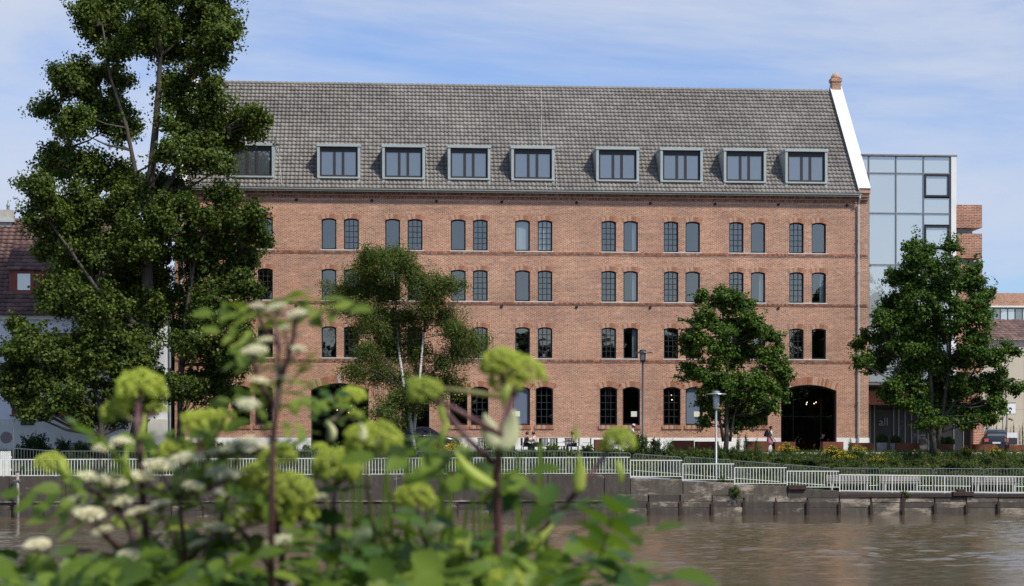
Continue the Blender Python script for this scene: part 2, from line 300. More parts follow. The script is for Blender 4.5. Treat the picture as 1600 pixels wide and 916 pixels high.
# ---------------------------------------------------------------- object helpers
def tag(o, label=None, cat=None, group=None, kind=None):
    if label: o['label'] = label
    if cat: o['category'] = cat
    if group: o['group'] = group
    if kind: o['kind'] = kind
    return o
def put(me, name, parent=None, loc=(0, 0, 0), rot=(0, 0, 0), scl=(1, 1, 1), kind=None):
    o = bpy.data.objects.new(name, me); COL.objects.link(o)
    o.location = loc; o.rotation_euler = rot; o.scale = scl if hasattr(scl, '__len__') else (scl,)*3
    if parent:
        o.parent = parent; o.matrix_parent_inverse = parent.matrix_basis.inverted()
    if kind: o['kind'] = kind
    return o
def thing(name, label, cat, loc=(0, 0, 0), group=None):
    return tag(put(None, name, None, loc), label, cat, group)
class MB:
    def __init__(s): s.v = []; s.f = []
    def quadring(s, rings, close=True, cap=True):
        n = len(rings[0]); b0 = len(s.v)
        for r_ in rings: s.v += [tuple(p) for p in r_]
        for i in range(len(rings)-1):
            for j in range(n if close else n-1):
                k = (j+1) % n; s.f.append((b0+i*n+j, b0+i*n+k, b0+(i+1)*n+k, b0+(i+1)*n+j))
        if cap and close:
            s.f.append(tuple(b0+j for j in range(n))[::-1]); s.f.append(tuple(b0+(len(rings)-1)*n+j for j in range(n)))
        return s
    def box(s, x0, x1, y0, y1, z0, z1):
        b = len(s.v); s.v += [(x, y, z) for z in (z0, z1) for x, y in ((x0, y0), (x1, y0), (x1, y1), (x0, y1))]
        s.f += [(b, b+3, b+2, b+1), (b+4, b+5, b+6, b+7), (b, b+1, b+5, b+4), (b+1, b+2, b+6, b+5), (b+2, b+3, b+7, b+6), (b+3, b, b+4, b+7)]
        return s
    def tube(s, pts, rad, n=6, cap=True):
        pts = [Vector(p) for p in pts]; k = len(pts)
        if not hasattr(rad, '__len__'): rad = [rad]*k
        elif len(rad) != k: rad = [rad[0]+(rad[-1]-rad[0])*i/(k-1) for i in range(k)]
        rings = []; up = None
        for i, p in enumerate(pts):
            t = (pts[min(i+1, k-1)]-pts[max(i-1, 0)])
            if t.length < 1e-9: t = Vector((0, 0, 1))
            t.normalize()
            if up is None: up = t.orthogonal().normalized()
            up = (up-t*up.dot(t)); up = up.normalized() if up.length > 1e-6 else t.orthogonal().normalized()
            w_ = t.cross(up)
            rings.append([p+(up*math.cos(2*math.pi*j/n)+w_*math.sin(2*math.pi*j/n))*rad[i] for j in range(n)])
        return s.quadring(rings, True, cap)
    def lathe(s, prof, n=10, c=(0, 0, 0), sx=1, sy=1):
        return s.quadring([[(c[0]+r_*sx*math.cos(2*math.pi*j/n), c[1]+r_*sy*math.sin(2*math.pi*j/n), c[2]+z) for j in range(n)] for r_, z in prof])
    def prism(s, poly, axis, a, b_):       # poly in the two other axes, extruded along axis from a to b_
        def P(p, q):
            return (q, p[0], p[1]) if axis == 'x' else (p[0], q, p[1]) if axis == 'y' else (p[0], p[1], q)
        return s.quadring([[P(p, a) for p in poly], [P(p, b_) for p in poly]])
    def mesh(s, name, mat, smooth=False):
        me = bpy.data.meshes.new(name); me.from_pydata(s.v, [], s.f); me.materials.append(M[mat])
        if smooth: me.polygons.foreach_set('use_smooth', [True]*len(me.polygons))
        me.update(); return me
    def obj(s, name, mat, parent=None, kind=None, smooth=False, loc=(0, 0, 0), rot=(0, 0, 0)):
        return put(s.mesh(name, mat, smooth), name, parent, loc, rot, 1, kind)
def bevel(me, w=.01, seg=1):
    bm = bmesh.new(); bm.from_mesh(me); bmesh.ops.bevel(bm, geom=bm.edges[:], offset=w, segments=seg, affect='EDGES', clamp_overlap=True)
    bm.to_mesh(me); bm.free(); return me
def mesh_np(name, V, Q, mat, smooth=False):
    me = bpy.data.meshes.new(name); V = np.asarray(V, np.float32); Q = np.asarray(Q, np.int32)
    me.vertices.add(len(V)); me.vertices.foreach_set('co', V.ravel())
    k = Q.shape[1]; me.loops.add(Q.size); me.loops.foreach_set('vertex_index', Q.ravel())
    me.polygons.add(len(Q)); me.polygons.foreach_set('loop_start', np.arange(0, Q.size, k, dtype=np.int32))
    if smooth: me.polygons.foreach_set('use_smooth', np.ones(len(Q), bool))
    me.materials.append(M[mat]); me.update(calc_edges=True); me.validate(); return me
def fill(loops, y0, y1, mat, name):          # polygon with holes in x/z, extruded between the planes y0 and y1
    cu = bpy.data.curves.new(name, 'CURVE'); cu.dimensions = '2D'; cu.fill_mode = 'BOTH' if y1 > y0 else 'FRONT'; cu.extrude = abs(y1-y0)/2
    for lp in loops:
        sp = cu.splines.new('POLY'); sp.points.add(len(lp)-1); sp.use_cyclic_u = True
        for i, (x, z) in enumerate(lp): sp.points[i].co = (x, z, 0, 1)
    o = bpy.data.objects.new(name, cu); COL.objects.link(o)
    dg = bpy.context.evaluated_depsgraph_get(); dg.update()
    me = bpy.data.meshes.new_from_object(o.evaluated_get(dg)); bpy.data.objects.remove(o); bpy.data.curves.remove(cu)
    n = len(me.vertices); co = np.empty(n*3, np.float32); me.vertices.foreach_get('co', co); co = co.reshape(-1, 3)
    co = np.stack([co[:, 0], co[:, 2]+(y0+y1)/2, co[:, 1]], 1); me.vertices.foreach_set('co', co.ravel()); me.flip_normals()
    me.materials.clear(); me.materials.append(M[mat]); me.name = name; me.update(); return me
def arch(x, z, w, h, rise, n=10):            # opening outline, bottom centre (x, z)
    if rise <= 0: return [(x-w/2, z), (x+w/2, z), (x+w/2, z+h), (x-w/2, z+h)]
    r_ = (w*w/4+rise*rise)/(2*rise); a = math.asin(w/2/r_); zc = z+h-r_
    return [(x-w/2, z), (x+w/2, z)]+[(x+r_*math.sin(a-2*a*i/n), zc+r_*math.cos(a-2*a*i/n)) for i in range(n+1)]
# ================================================================ terrain and water
GZ = 3.42                                   # ground level at the warehouse, water is z = 0
QY = -15.0                                  # face of the quay wall
X_A, X_B = WX(985, QY), WX(1312, QY)
def prom(X):                                # promenade height: level, ramp down, level
    t = min(1, max(0, (X-X_A)/(X_B-X_A))); return 2.22-.92*t-(.08 if X > X_B+4 else 0)*min(1, (X-X_B-4)/6)
def smooth(t): t = min(1, max(0, t)); return t*t*(3-2*t)
def terr(X, Y):
    if Y <= -12.4: return prom(X)
    return prom(X)+(GZ-prom(X))*smooth((Y+12.4)/4.2)
xs = sorted(set([-600, -250, -120, -70]+[x*1.0 for x in range(-50, 56, 2)]+[70, 120, 250, 600])); ys = [QY+.35, -13.4, -12.4, -11.8, -11, -10.2, -9.4, -8.7, -8.2]
def strip(ya, name, mat, zf, extra=0.):
    b = MB(); n = len(ya)
    b.v = [(x, y, zf(x, y)+extra) for x in xs for y in ya]
    b.f = [(i*n+j, (i+1)*n+j, (i+1)*n+j+1, i*n+j+1) for i in range(len(xs)-1) for j in range(n-1)]
    return tag(b.obj(name, mat, smooth=True), kind='structure')
strip([QY+.3, -13.4, -12.4], 'promenade', 'paving', lambda x, y: prom(x))
strip([-12.4, -11.8, -11.2, -10.6, -10, -9.4, -8.8, -8.2], 'embankment', 'soil', terr)
tag(MB().box(-600, 600, -8.2, 900, GZ-1, GZ).obj('ground', 'paving'), kind='structure')
tag(MB().box(-600, 600, -7.0, -3.2, GZ+.004, GZ+.008).obj('road', 'asphalt'), kind='structure')
# kerb stones along the terrace edge
kr = tag(MB().box(-600, 600, -8.42, -8.25, GZ-.3, GZ+.03).obj('kerb', 'kerb'), kind='structure')
km = bevel(MB().box(-.49, .49, -.1, .1, -.08, .09).mesh('kerb_stone', 'kerb'), .012)
for i in range(40): put(km, 'kerb_stone', kr, (WX(1195, -8.5)+i*1.0, -8.52, GZ-.02+.01*((i*7) % 3)))
# water: a fine sheet in front of the quay, carried on to the horizon
rng = np.random.default_rng(17)
gx = np.arange(-34, 40, .17); gy_ = np.arange(-78, QY+.25, .115); GX, GY = np.meshgrid(gx, gy_); H = np.zeros_like(GX)
for i in range(70):
    lam = .45*(6.5**rng.uniform(0, 1)); th = rng.normal(math.pi/2+.25, .55); k = 2*math.pi/lam
    H += rng.uniform(.6, 1.3)*.0030*lam**.85*np.sin(k*(GX*math.cos(th)+GY*math.sin(th))+rng.uniform(0, 6.28))
gust = np.zeros_like(GX)
for i in range(14):
    lam = rng.uniform(9, 40); th = rng.uniform(0, 3.14); gust += np.sin(2*math.pi/lam*(GX*math.cos(th)*.7+GY*math.sin(th))+rng.uniform(0, 6.28))
calm = np.clip((QY-GY)/22., 0.0, 1)                       # sheltered water under the quay wall
H *= (.30+.70*calm)*np.clip(.85+.16*gust, .35, 1.5)
edge = np.minimum.reduce([GX-gx[0], gx[-1]-GX, GY-gy_[0]])/2; H *= np.clip(edge, 0, 1)
ny, nx = GX.shape; I = np.arange(ny*nx).reshape(ny, nx)
V = np.stack([GX.ravel(), GY.ravel(), H.ravel()], 1); Q = np.stack([I[:-1, :-1], I[:-1, 1:], I[1:, 1:], I[1:, :-1]], -1).reshape(-1, 4)
wat = tag(put(mesh_np('water', V, Q, 'water', True), 'water'), kind='structure')
wb = MB(); x0, x1, y0, y1 = float(gx[0]), float(gx[-1]), float(gy_[0]), float(gy_[-1])
for q in ((-600, x0, -112, y1), (x1, 600, -112, y1), (x0, x1, -112, y0)):
    i = len(wb.v); wb.v += [(q[0], q[2], 0), (q[1], q[2], 0), (q[1], q[3], 0), (q[0], q[3], 0)]; wb.f.append((i, i+1, i+2, i+3))
wb.obj('outer_water', 'water', wat)
# near bank under the camera
b = MB(); bx = [-600, -100, -40, -20, -10, -6, -3, 0, 3, 6, 10, 20, 40, 100, 600]; by = [-600, -150, -125, -116, -112, -108.5, -107, -105.5, -104]; bz = [2.6, 2.4, 2.2, 2.2, 2.2, 2.1, 1.3, .3, -.8]
b.v = [(x, y, z) for x in bx for y, z in zip(by, bz)]; n = len(by)
b.f = [(i*n+j, (i+1)*n+j, (i+1)*n+j+1, i*n+j+1) for i in range(len(bx)-1) for j in range(n-1)]
tag(b.obj('bank', 'field', smooth=True), kind='structure')

# ================================================================ the brick warehouse
XL, XR = WX(273, 0), WX(1357, 0)
WT = WZ(850, 300.5, 0)                      # top of the wall
hall = thing('brick_warehouse', 'long four-storey red brick warehouse with grey tiled roof and nine dormers', 'building', (0, 0, GZ))
bays = [(368, 391, 403, 426), (502, 526, 537, 561), (602, 625, 637, 660), (704, 728, 739, 762), (805, 828, 840, 863),
        (940, 962.5, 974, 997), (1037, 1060, 1071, 1094), (1139, 1162, 1173, 1196), (1233, 1256, 1268, 1291)]
gbays = {0: (362, 391, 399, 426), 3: (703, 730, 736, 763), 4: (801, 828, 837, 864), 5: (937, 964.5, 973, 1000), 6: (1036.5, 1063.5, 1071, 1098.5), 7: (1136, 1163, 1173, 1200)}
ROWS = [(WZ(733, 391.6, 0), WZ(733, 342.6, 0)), (WZ(1280, 473.6, 0), WZ(1280, 426.3, 0)), (WZ(970, 560.4, 0), WZ(970, 512, 0))]
GROW = (WZ(970, 664.5, 0), WZ(970, 604.6, 0))
UW, UH = .94, sum(t-b_ for b_, t in ROWS)/3; GW, GH = 1.12, GROW[1]-GROW[0]
URISE, GRISE = .10, .16
holes = []; wins = []
for bi, q in enumerate(bays):
    for ri, (zb, zt) in enumerate(ROWS):
        for k in (0, 1):
            x = (WX(q[2*k], 0)+WX(q[2*k+1], 0))/2; grid = (k == 1) if bi < 5 else (k == 0)
            wins.append((x, zb, UW, UH, URISE, grid, ri, bi, k)); holes.append(arch(x, zb, UW, UH, URISE))
for bi, q in gbays.items():
    for k in (0, 1):
        x = (WX(q[2*k], 0)+WX(q[2*k+1], 0))/2; grid = (k == 1) if bi < 5 else (k == 0)
        wins.append((x, GROW[0], GW, GH, GRISE, grid, 3, bi, k)); holes.append(arch(x, GROW[0], GW, GH, GRISE))
doors = [(486, 576, 599, .42), (1220, 1307, 601.5, .40), (627, 671, 604, .22)]
DO = []
for x0, x1, yt, rise in doors:
    a, c = WX(x0, 0), WX(x1, 0); h = WZ((x0+x1)/2, yt, 0)-GZ; DO.append(((a+c)/2, c-a, h, rise)); holes.append(arch((a+c)/2, GZ+.03, c-a, h-.03, rise, 16))
outer = [(XL, GZ-.4), (XR, GZ-.4), (XR, WT), (XL, WT)]
WTH = .42
put(fill([outer]+holes, 0, WTH, 'brick', 'wall'), 'wall', hall)
# white plinth, broken at the doors
pz = WZ(1330, 684.2, 0); cuts = sorted([(c-w/2, c+w/2) for c, w, h, r_ in DO]); a = XL
for p0, p1 in cuts+[(XR, XR)]:
    MB().box(a-.02 if a == XL else a, p0+.02 if p0 == XR else p0, -.045, -.003, GZ-.3, pz).obj('plinth', 'white_plaster', hall); a = p1
MB().box(XR+.003, XR+.045, -.045, 14, GZ-.3, pz).obj('plinth', 'white_plaster', hall)
# roof geometry
RD = 7.0; ZE = WZ(850, 297, -.3); ZR = WZ(850, 137, RD); TAN = (ZR-ZE)/(RD+.3); TH = math.atan(TAN)
def rz(Y): return ZE+(Y+.3)*TAN
DEPTH = 2*RD
for nm, bx_ in (('back_wall', (XL, XR, DEPTH-.4, DEPTH, GZ-.3, WT-.05)),):
    MB().box(*bx_).obj(nm, 'brick', hall)
for side in (0, 1):
    x0, x1 = (XL, XL+.72) if side == 0 else (XR-.72, XR)
    g = MB().prism([(WTH+.003, GZ-.4), (DEPTH, GZ-.4), (DEPTH, WT+.3), (RD, ZR+.28), (.0, rz(0)+.28), (.0, WT+.004), (WTH+.003, WT+.004)], 'x', x0, x1)
    g.obj('gable_wall', 'brick', hall)
    up = .30; o_ = .05 if side else 0
    for (ya, yb) in ((-.36, 3.40), (3.43, RD)):
        MB().prism([(ya, rz(ya)+up), (yb, rz(yb)+up), (yb, rz(yb)+up+.13), (ya, rz(ya)+up+.13)], 'x', x0-.05, x1+.05).obj('coping_slab', 'coping', hall)
    MB().prism([(RD+.003, rz(RD)+up), (DEPTH+.3, rz(-.3)+up), (DEPTH+.3, rz(-.3)+up+.13), (RD+.003, rz(RD)+up+.13)], 'x', x0-.05, x1+.05).obj('coping_slab', 'coping', hall)
    kb = MB().box(x0+.02, x1+.03, -.36, -.003, WT+.12, rz(-.3)+up+.02); kb.box(x0+.04, x1+.01, -.26, -.003, WT-.1, WT+.117); kb.box(x0+.06, x1-.01, -.16, -.003, WT-.3, WT-.103)
    kb.obj('kneeler', 'brick', hall)
    cx_, cw = (x0+x1)/2, .31; z0 = ZR+.34
    fm = MB(); fm.box(cx_-cw, cx_+cw, RD-cw, RD+cw, z0-.5, z0+.32); fm.box(cx_-cw-.06, cx_+cw+.06, RD-cw-.06, RD+cw+.06, z0+.323, z0+.56)
    fm.lathe([(cw*1.05, z0+.563), (cw*1.08, z0+.66), (cw*.8, z0+.80), (.18, z0+.9), (.1, z0+.93)], 12, (cx_, RD, 0))
    fm.obj('gable_finial', 'brick', hall)
def tile_mesh(name, x0, x1, y0, z0, y1, z1, tw, rows, mat, amp=.03, lift=.05, seg=5):
    Ls = math.hypot(y1-y0, z1-z0); cy_, sy_ = (y1-y0)/Ls, (z1-z0)/Ls; dl = Ls/rows
    nx = int((x1-x0)/tw*seg)+1; X = np.linspace(x0, x1, nx); ph = (X-x0)/tw % 1
    wave = amp*np.where(ph < .62, np.sin(ph/.62*math.pi), -.35*np.sin((ph-.62)/.38*math.pi))
    V = []; Q = []; UV = []; base = 0; rg = np.random.default_rng(4)
    col = np.floor((X-x0)/tw).astype(int)
    for r_ in range(rows):
        jit = rg.normal(0, .006, col.max()+2)[col]
        for s_, hh in ((r_*dl, -.02), (r_*dl, lift), ((r_+1)*dl+.02, .0)):
            h_ = wave+hh+(jit if hh >= 0 else 0)
            V.append(np.stack([X, y0+cy_*s_-sy_*h_, z0+sy_*s_+cy_*h_], 1))
            UV.append(np.stack([X-x0, np.full(nx, (r_+.5)*dl)], 1))
        i = np.arange(nx-1)
        for k in (0, 1):
            bb = base+k*nx; Q.append(np.stack([bb+i, bb+i+1, bb+nx+i+1, bb+nx+i], 1))
        base += 3*nx
    V = np.concatenate(V); Q = np.concatenate(Q); UV = np.concatenate(UV)
    me = mesh_np(name, V, Q, mat, True); me.update()
    uvl = me.uv_layers.new(name='UVMap'); li = np.empty(len(me.loops), np.int32); me.loops.foreach_get('vertex_index', li)
    # the uv of a tile is constant in v over its row, u just inside the column
    uvl.data.foreach_set('uv', UV[li].astype(np.float32).ravel()); return me
tx0, tx1 = XL+.70, XR-.70
put(tile_mesh('roof_tiles', tx0, tx1, -.34, ZE-.04*TAN, RD, ZR, .26, 28, 'tile_grey', .042, .08), 'roof_tiles', hall, kind='stuff')
MB().prism([(RD, ZR-.02), (DEPTH+.3, ZE), (DEPTH+.3, ZE-.15), (RD, ZR-.2)], 'x', tx0, tx1).obj('rear_roof', 'tile_grey', hall)
MB().prism([(-.28, ZE-.12), (RD, ZR-.16), (RD, ZR-.25), (-.28, ZE-.22)], 'x', tx0, tx1).obj('roof_deck', 'zinc_dark', hall)
rt = MB()
for i in range(int((tx1-tx0)/.4)):
    x = tx0+i*.4; rt.tube([(x, RD, ZR-.01), (x+.42, RD, ZR+.02)], [.13, .15], 8)
rt.obj('ridge_tiles', 'tile_grey', hall, kind='stuff')
# gutter, downpipes, snow-guard wires
gy, gz = -.46, WZ(850, 298.5, -.46)
gu = MB(); prof = [(gy+.085*math.cos(a), gz+.085*math.sin(a)) for a in [math.pi*(1+i/8) for i in range(9)]]
prof = prof+[(y*1+(gy-y)*.12, z+.012) for y, z in prof[::-1]]
gu.prism(prof, 'x', tx0-.2, tx1+.15); gu.obj('gutter', 'zinc', hall)
for px in (1341.5, 283):
    x = WX(px, -.14); t = MB()
    t.tube([(x, gy, gz-.05), (x, gy, gz-.22), (x, -.14, gz-.62), (x, -.14, GZ+.9)], .062, 10)
    t.tube([(x, -.14, GZ+.95), (x, -.14, GZ+.05)], .078, 10)
    for z in np.arange(GZ+1.2, gz-1, 2.1): t.box(x-.085, x+.085, -.22, -.02, z, z+.04)
    t.obj('downpipe', 'zinc_light', hall, smooth=False)
for px0, px1 in ((846, 853), (435, 441), (665, 668), (866, 869)):
    ya = 0.2; top = (RD-.3) if px0 == 846 else 2.2
    MB().tube([(WX(px1, 0), -.3, rz(-.3)+.11), (WX((px0+px1)/2, 1.8), top/2, rz(top/2)+.11), (WX(px0, top), top, rz(top)+.11)], .016, 5).obj('lightning_conductor', 'zinc_light', hall)
# cornice and string courses, brick by brick
def brick_row(name, z0, z1, proud, w, gap, mat, every=1, x0=XL, x1=XR-.0, seed=1):
    b_ = MB(); rg = random.Random(seed); x = x0+.01; i = 0
    while x+w < x1:
        if i % every == 0:
            pr = proud+rg.uniform(-.006, .006); b_.box(x, x+w-gap, -pr, -.002, z0+rg.uniform(0, .004), z1)
        x += w; i += 1
    return b_.obj(name, mat, hall, kind='stuff')
zc = WZ(440, 308.3, 0)
hC = WT-zc
brick_row('cornice', zc, zc+hC*.30, .05, .19, .07, 'voussoir_dark', seed=2)
MB().box(XL, XR-.72, -.075, -.002, zc+hC*.303, zc+hC*.45).obj('cornice_course', 'brick', hall)
brick_row('cornice', zc+hC*.453, zc+hC*.80, .10, .125, .014, 'voussoir_dark', seed=3)
MB().box(XL, XR-.72, -.15, -.002, zc+hC*.803, WT-.01).obj('cornice_course', 'brick', hall)
for i, zz in enumerate([WZ(440, 395, 0), WZ(1290, 478.6, 0), WZ(1290, 567.6, 0)]):
    brick_row('string_course', zz+.03, zz+.155, .055, .125, .013, 'voussoir_dark', seed=10+i)
    MB().box(XL, XR, -.03, -.002, zz-.03, zz+.027).obj('string_course_ledge', 'brick', hall)
# arches over the openings
def arch_mesh(w, h, rise, ring, nb, name, proud=.012):
    r_ = (w*w/4+rise*rise)/(2*rise); a = math.asin(min(1, (w/2+.02)/r_)); zc_ = h-r_; b_ = MB()
    for i in range(nb):
        a0, a1 = -a+2*a*i/nb+.0, -a+2*a*(i+1)/nb; g = (a1-a0)*.06; a0 += g; a1 -= g
        P = lambda aa, rr: (rr*math.sin(aa), zc_+rr*math.cos(aa))
        poly = [P(a0, r_+.004), P(a1, r_+.004), P(a1, r_+ring), P(a0, r_+ring)]
        b_.quadring([[(x, -proud-(i % 2)*.001, z) for x, z in poly], [(x, .04, z) for x, z in poly]])
    return b_.mesh(name, 'voussoir')
am_u = arch_mesh(UW+.06, UH, URISE+.01, .30, 14, 'window_arch'); am_g = arch_mesh(GW+.06, GH, GRISE+.01, .36, 17, 'window_arch')
def win_meshes(w, h, rise, nv, nh, gl):
    A = arch(0, 0, w-.012, h-.006, rise); I = arch(0, .095, w-.16, h-.095-.075, rise*.85)
    fr = fill([A, I], .17, .25, 'frame', 'window_frame'); pane = fill([arch(0, .08, w-.12, h-.14, rise*.85)], .212, .212, gl, 'pane')
    mu = MB()
    for i in range(1, nv+1): x = -w/2+.05+(w-.1)*i/(nv+1); mu.box(x-.024, x+.024, .185, .236, .08, h-.07)
    for i in range(1, nh+1): z = .08+(h-.22)*i/(nh+1)+.03; mu.box(-w/2+.05, w/2-.05, .191, .233, z-.022, z+.022)
    return fr, pane, mu.mesh('glazing_bars', 'frame')
wm_u = win_meshes(UW, UH, URISE, 2, 4, 'glass'); wm_g = win_meshes(GW, GH, GRISE, 2, 4, 'glass_low')
blue_refl_pane = wm_g[1].copy(); blue_refl_pane.materials[0] = M['glass_blue_refl']
def curtain_mesh(w, h):
    V = []; n = 24; b_ = MB()
    rings = [[(-w/2+w*i/n, .29+.03*math.sin(i*1.9)+.01*math.sin(i*.7), z) for i in range(n+1)] for z in (0.05, h)]
    return b_.quadring(rings, False, False).mesh('curtain', 'curtain', True)
cur_full = curtain_mesh(.85, UH-.1); cur_part = curtain_mesh(.28, UH-.1)
blind = MB().box(-.42, .42, .3, .32, UH*.68, UH-.05).mesh('blind', 'curtain')
paper = MB().box(-.19, .19, .200, .206, 0, .34).mesh('notice_paper', 'paper')
GBLUE_REFL = {(4, 0), (6, 1)}
for (x, zb, w, h, rise, grid, ri, bi, k) in wins:
    fr, pane, mu = wm_u if ri < 3 else wm_g
    wo = put(fr, 'window', hall, (x, 0, zb))
    put(blue_refl_pane if (ri == 3 and (bi, k) in GBLUE_REFL) else pane, 'pane', wo, (x, 0, zb))
    if grid: put(mu, 'glazing_bars', wo, (x, 0, zb))
    put(am_u if ri < 3 else am_g, 'window_arch', wo, (x, 0, zb))
    if (ri, bi, k) == (0, 4, 0) or (ri, bi, k) == (0, 4, 1): put(cur_full, 'curtain', wo, (x, 0, zb))
    elif (ri, bi, k) in ((1, 5, 1), (2, 5, 1), (1, 7, 1), (1, 8, 1), (0, 5, 1)): put(cur_part, 'curtain', wo, (x+.27, 0, zb))
    if ri == 3 and (bi, k) in ((4, 0), (5, 1), (6, 1), (7, 1)): put(paper, 'notice_paper', wo, (x+(.2 if bi > 4 else -.22), -.0, zb+.55), scl=(1, 1, 1) if bi != 4 else (.8, 1, 1))
for bi, q in enumerate(bays):
    for zb, zt in ROWS:
        xa, xb = WX(q[0], 0)-.07, WX(q[3], 0)+.07
        put(bevel(MB().box(xa, xb, -.065, .168, zb-.075, zb-.004).mesh('window_sill', 'sill'), .008), 'window_sill', hall)
sb = MB()
nb = 13
for i in range(nb): sb.box(-GW/2-.08+i*(GW+.16)/nb+.006, -GW/2-.08+(i+1)*(GW+.16)/nb-.006, -.075, .12, -.24-.004*(i % 3), -.006)
sbm = sb.mesh('brick_sill', 'voussoir')
for w_ in wins:
    if w_[6] == 3: put(sbm, 'brick_sill', hall, (w_[0], 0, w_[1]))
# big arched doorways
for i, (c, w, h, rise) in enumerate(DO):
    am = arch_mesh(w+.04, h, rise, .50 if i < 2 else .36, 34 if i < 2 else 20, 'door_arch', .02)
    d = put(fill([arch(0, .03, w-.012, h-.04, rise, 16), arch(0, .12, w-.2, h-.24, rise*.9, 16)], .26, .34, 'frame', 'doorway'), 'doorway', hall, (c, 0, GZ))
    put(am, 'door_arch', d, (c, 0, GZ))
    put(fill([arch(0, .1, w-.18, h-.2, rise*.9, 16)], .30, .30, 'glass_low', 'pane'), 'pane', d, (c, 0, GZ))
    mu = MB()
    for t in ((-.25, .25) if i < 2 else (0,)): mu.box(w*t-.025, w*t+.025, .42, .47, .12, h-.45)
    mu.box(-w/2+.1, w/2-.1, .423, .467, 2.35, 2.4); mu.obj('glazing_bars', 'iron', d, loc=(c, 0, GZ))
    MB().box(-w/2, w/2, -.5, .24, 0, .02).obj('threshold', 'concrete_light', d, loc=(c, 0, GZ))
    if i == 0: MB().prism([(-.12, h+.02), (.12, h+.02), (.17, h+.5), (-.17, h+.5)], 'y', -.05, .03).obj('keystone', 'concrete_light', d, loc=(c, 0, GZ))
# wall anchors
an = MB().lathe([(.0, -.03), (.085, -.03), (.1, -.01), (.085, .02), (.0, .03)], 10).mesh('wall_anchor', 'iron')
for px in (463, 581, 682, 784, 901, 1016, 1117, 1216, 1323):
    for py in (WZ(784, 315.6, 0), WZ(1216, 481.5, 0)):
        if py < 14 and px in (581, 682, 1323): continue
        put(an, 'wall_anchor', hall, (WX(px, 0), -.05, py), (math.pi/2, 0, 0))
# inside: floors and a partition, so that the windows look into rooms
it = MB(); it.box(XL+.75, XR-.75, 5.4, 5.5, GZ, WT).obj('partition', 'interior', hall)
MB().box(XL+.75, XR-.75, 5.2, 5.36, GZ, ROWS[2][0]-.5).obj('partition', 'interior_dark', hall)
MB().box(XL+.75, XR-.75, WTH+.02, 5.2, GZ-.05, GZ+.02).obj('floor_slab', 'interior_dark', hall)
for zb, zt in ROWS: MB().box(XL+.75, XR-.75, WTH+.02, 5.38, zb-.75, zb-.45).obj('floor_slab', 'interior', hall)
for i in range(9):
    x = (WX(bays[i][3], 0)+(WX(bays[i+1][0], 0) if i < 8 else XR-1))/2
    MB().box(x-.06, x+.06, WTH+.02, 5.37, ROWS[2][0]-.44, WT-.1).obj('room_wall', 'interior', hall)
# pendant bulbs on the ground floor
def bulb_at(px, py, Y=1.6):
    p = W(px, py, Y); t = thing('pendant_lamp', 'small glowing pendant bulb inside the dark ground floor of the warehouse', 'lamp', p, 'pendant bulbs inside the ground floor')
    MB().lathe([(.0, -.035), (.028, -.02), (.036, 0), (.024, .03), (.012, .05)], 8).obj('bulb', 'bulb', t, smooth=True, loc=p)
    MB().tube([(0, 0, .08), (0, 0, ROWS[2][0]-.75-p.z)], .008, 4).obj('cord', 'black_plastic', t, loc=p)
for q in ((549, 634), (552, 640), (545, 645), (527, 641), (711, 617), (717, 617), (722, 616), (722, 645), (417, 640), (1049, 618), (1050, 625), (1261, 629), (1260, 632), (1272, 631), (1275, 629)): bulb_at(*q)

# dormers
def dormer(x0, x1, name='dormer'):
    xm = (x0+x1)/2; s0 = pxm(xm, .3)
    # bottom where the front meets the roof
    yb = .30; zb = rz(yb)+.05; zt = zb+52.0/s0; a, c = WX(x0, yb), WX(x1, yb); st = .17
    back = (zt-ZE)/TAN-.3+.1
    d = MB(); d.box(a-.04, c+.04, yb-.22, back, zt-.15, zt+.03)
    d.box(a, a+st, yb-.18, back-.2, zb-.35, zt-.153); d.box(c-st, c, yb-.18, back-.2, zb-.35, zt-.153); d.box(a+.02, c-.02, yb-.24, yb+.4, zb-.06, zb+.05)
    o = put(bevel(d.mesh('dormer', 'zinc'), .012), 'dormer', hall)
    a2, c2, z0, z1 = a+st+.003, c-st-.003, zb+.055, zt-.156; y = yb-.02
    fr = MB(); t = .115
    fr.box(a2, c2, y, y+.09, z0, z0+t*1.2); fr.box(a2, c2, y, y+.09, z1-t*2.6, z1)
    fr.box(a2, a2+t, y+.002, y+.088, z0+t, z1-t); fr.box(c2-t, c2, y+.002, y+.088, z0+t, z1-t)
    w = c2-a2
    for f_ in (.385, .615): fr.box(a2+w*f_-.085, a2+w*f_+.085, y+.003, y+.087, z0+t, z1-t)
    fo = fr.obj('window_frame', 'frame_brown', o)
    for f0, f1 in ((0, .385), (.385, .615), (.615, 1)):
        MB().box(a2+w*f0+.03, a2+w*f1-.03, y+.04, y+.05, z0+.05, z1-.1).obj('pane', 'dormer_glass', o)
    return o
for x0, x1 in ((359, 429), (495.5, 563), (597, 664), (699.5, 766), (798.5, 866), (931, 998), (1031, 1097.5), (1130, 1196.5), (1226, 1292)): dormer(x0, x1)

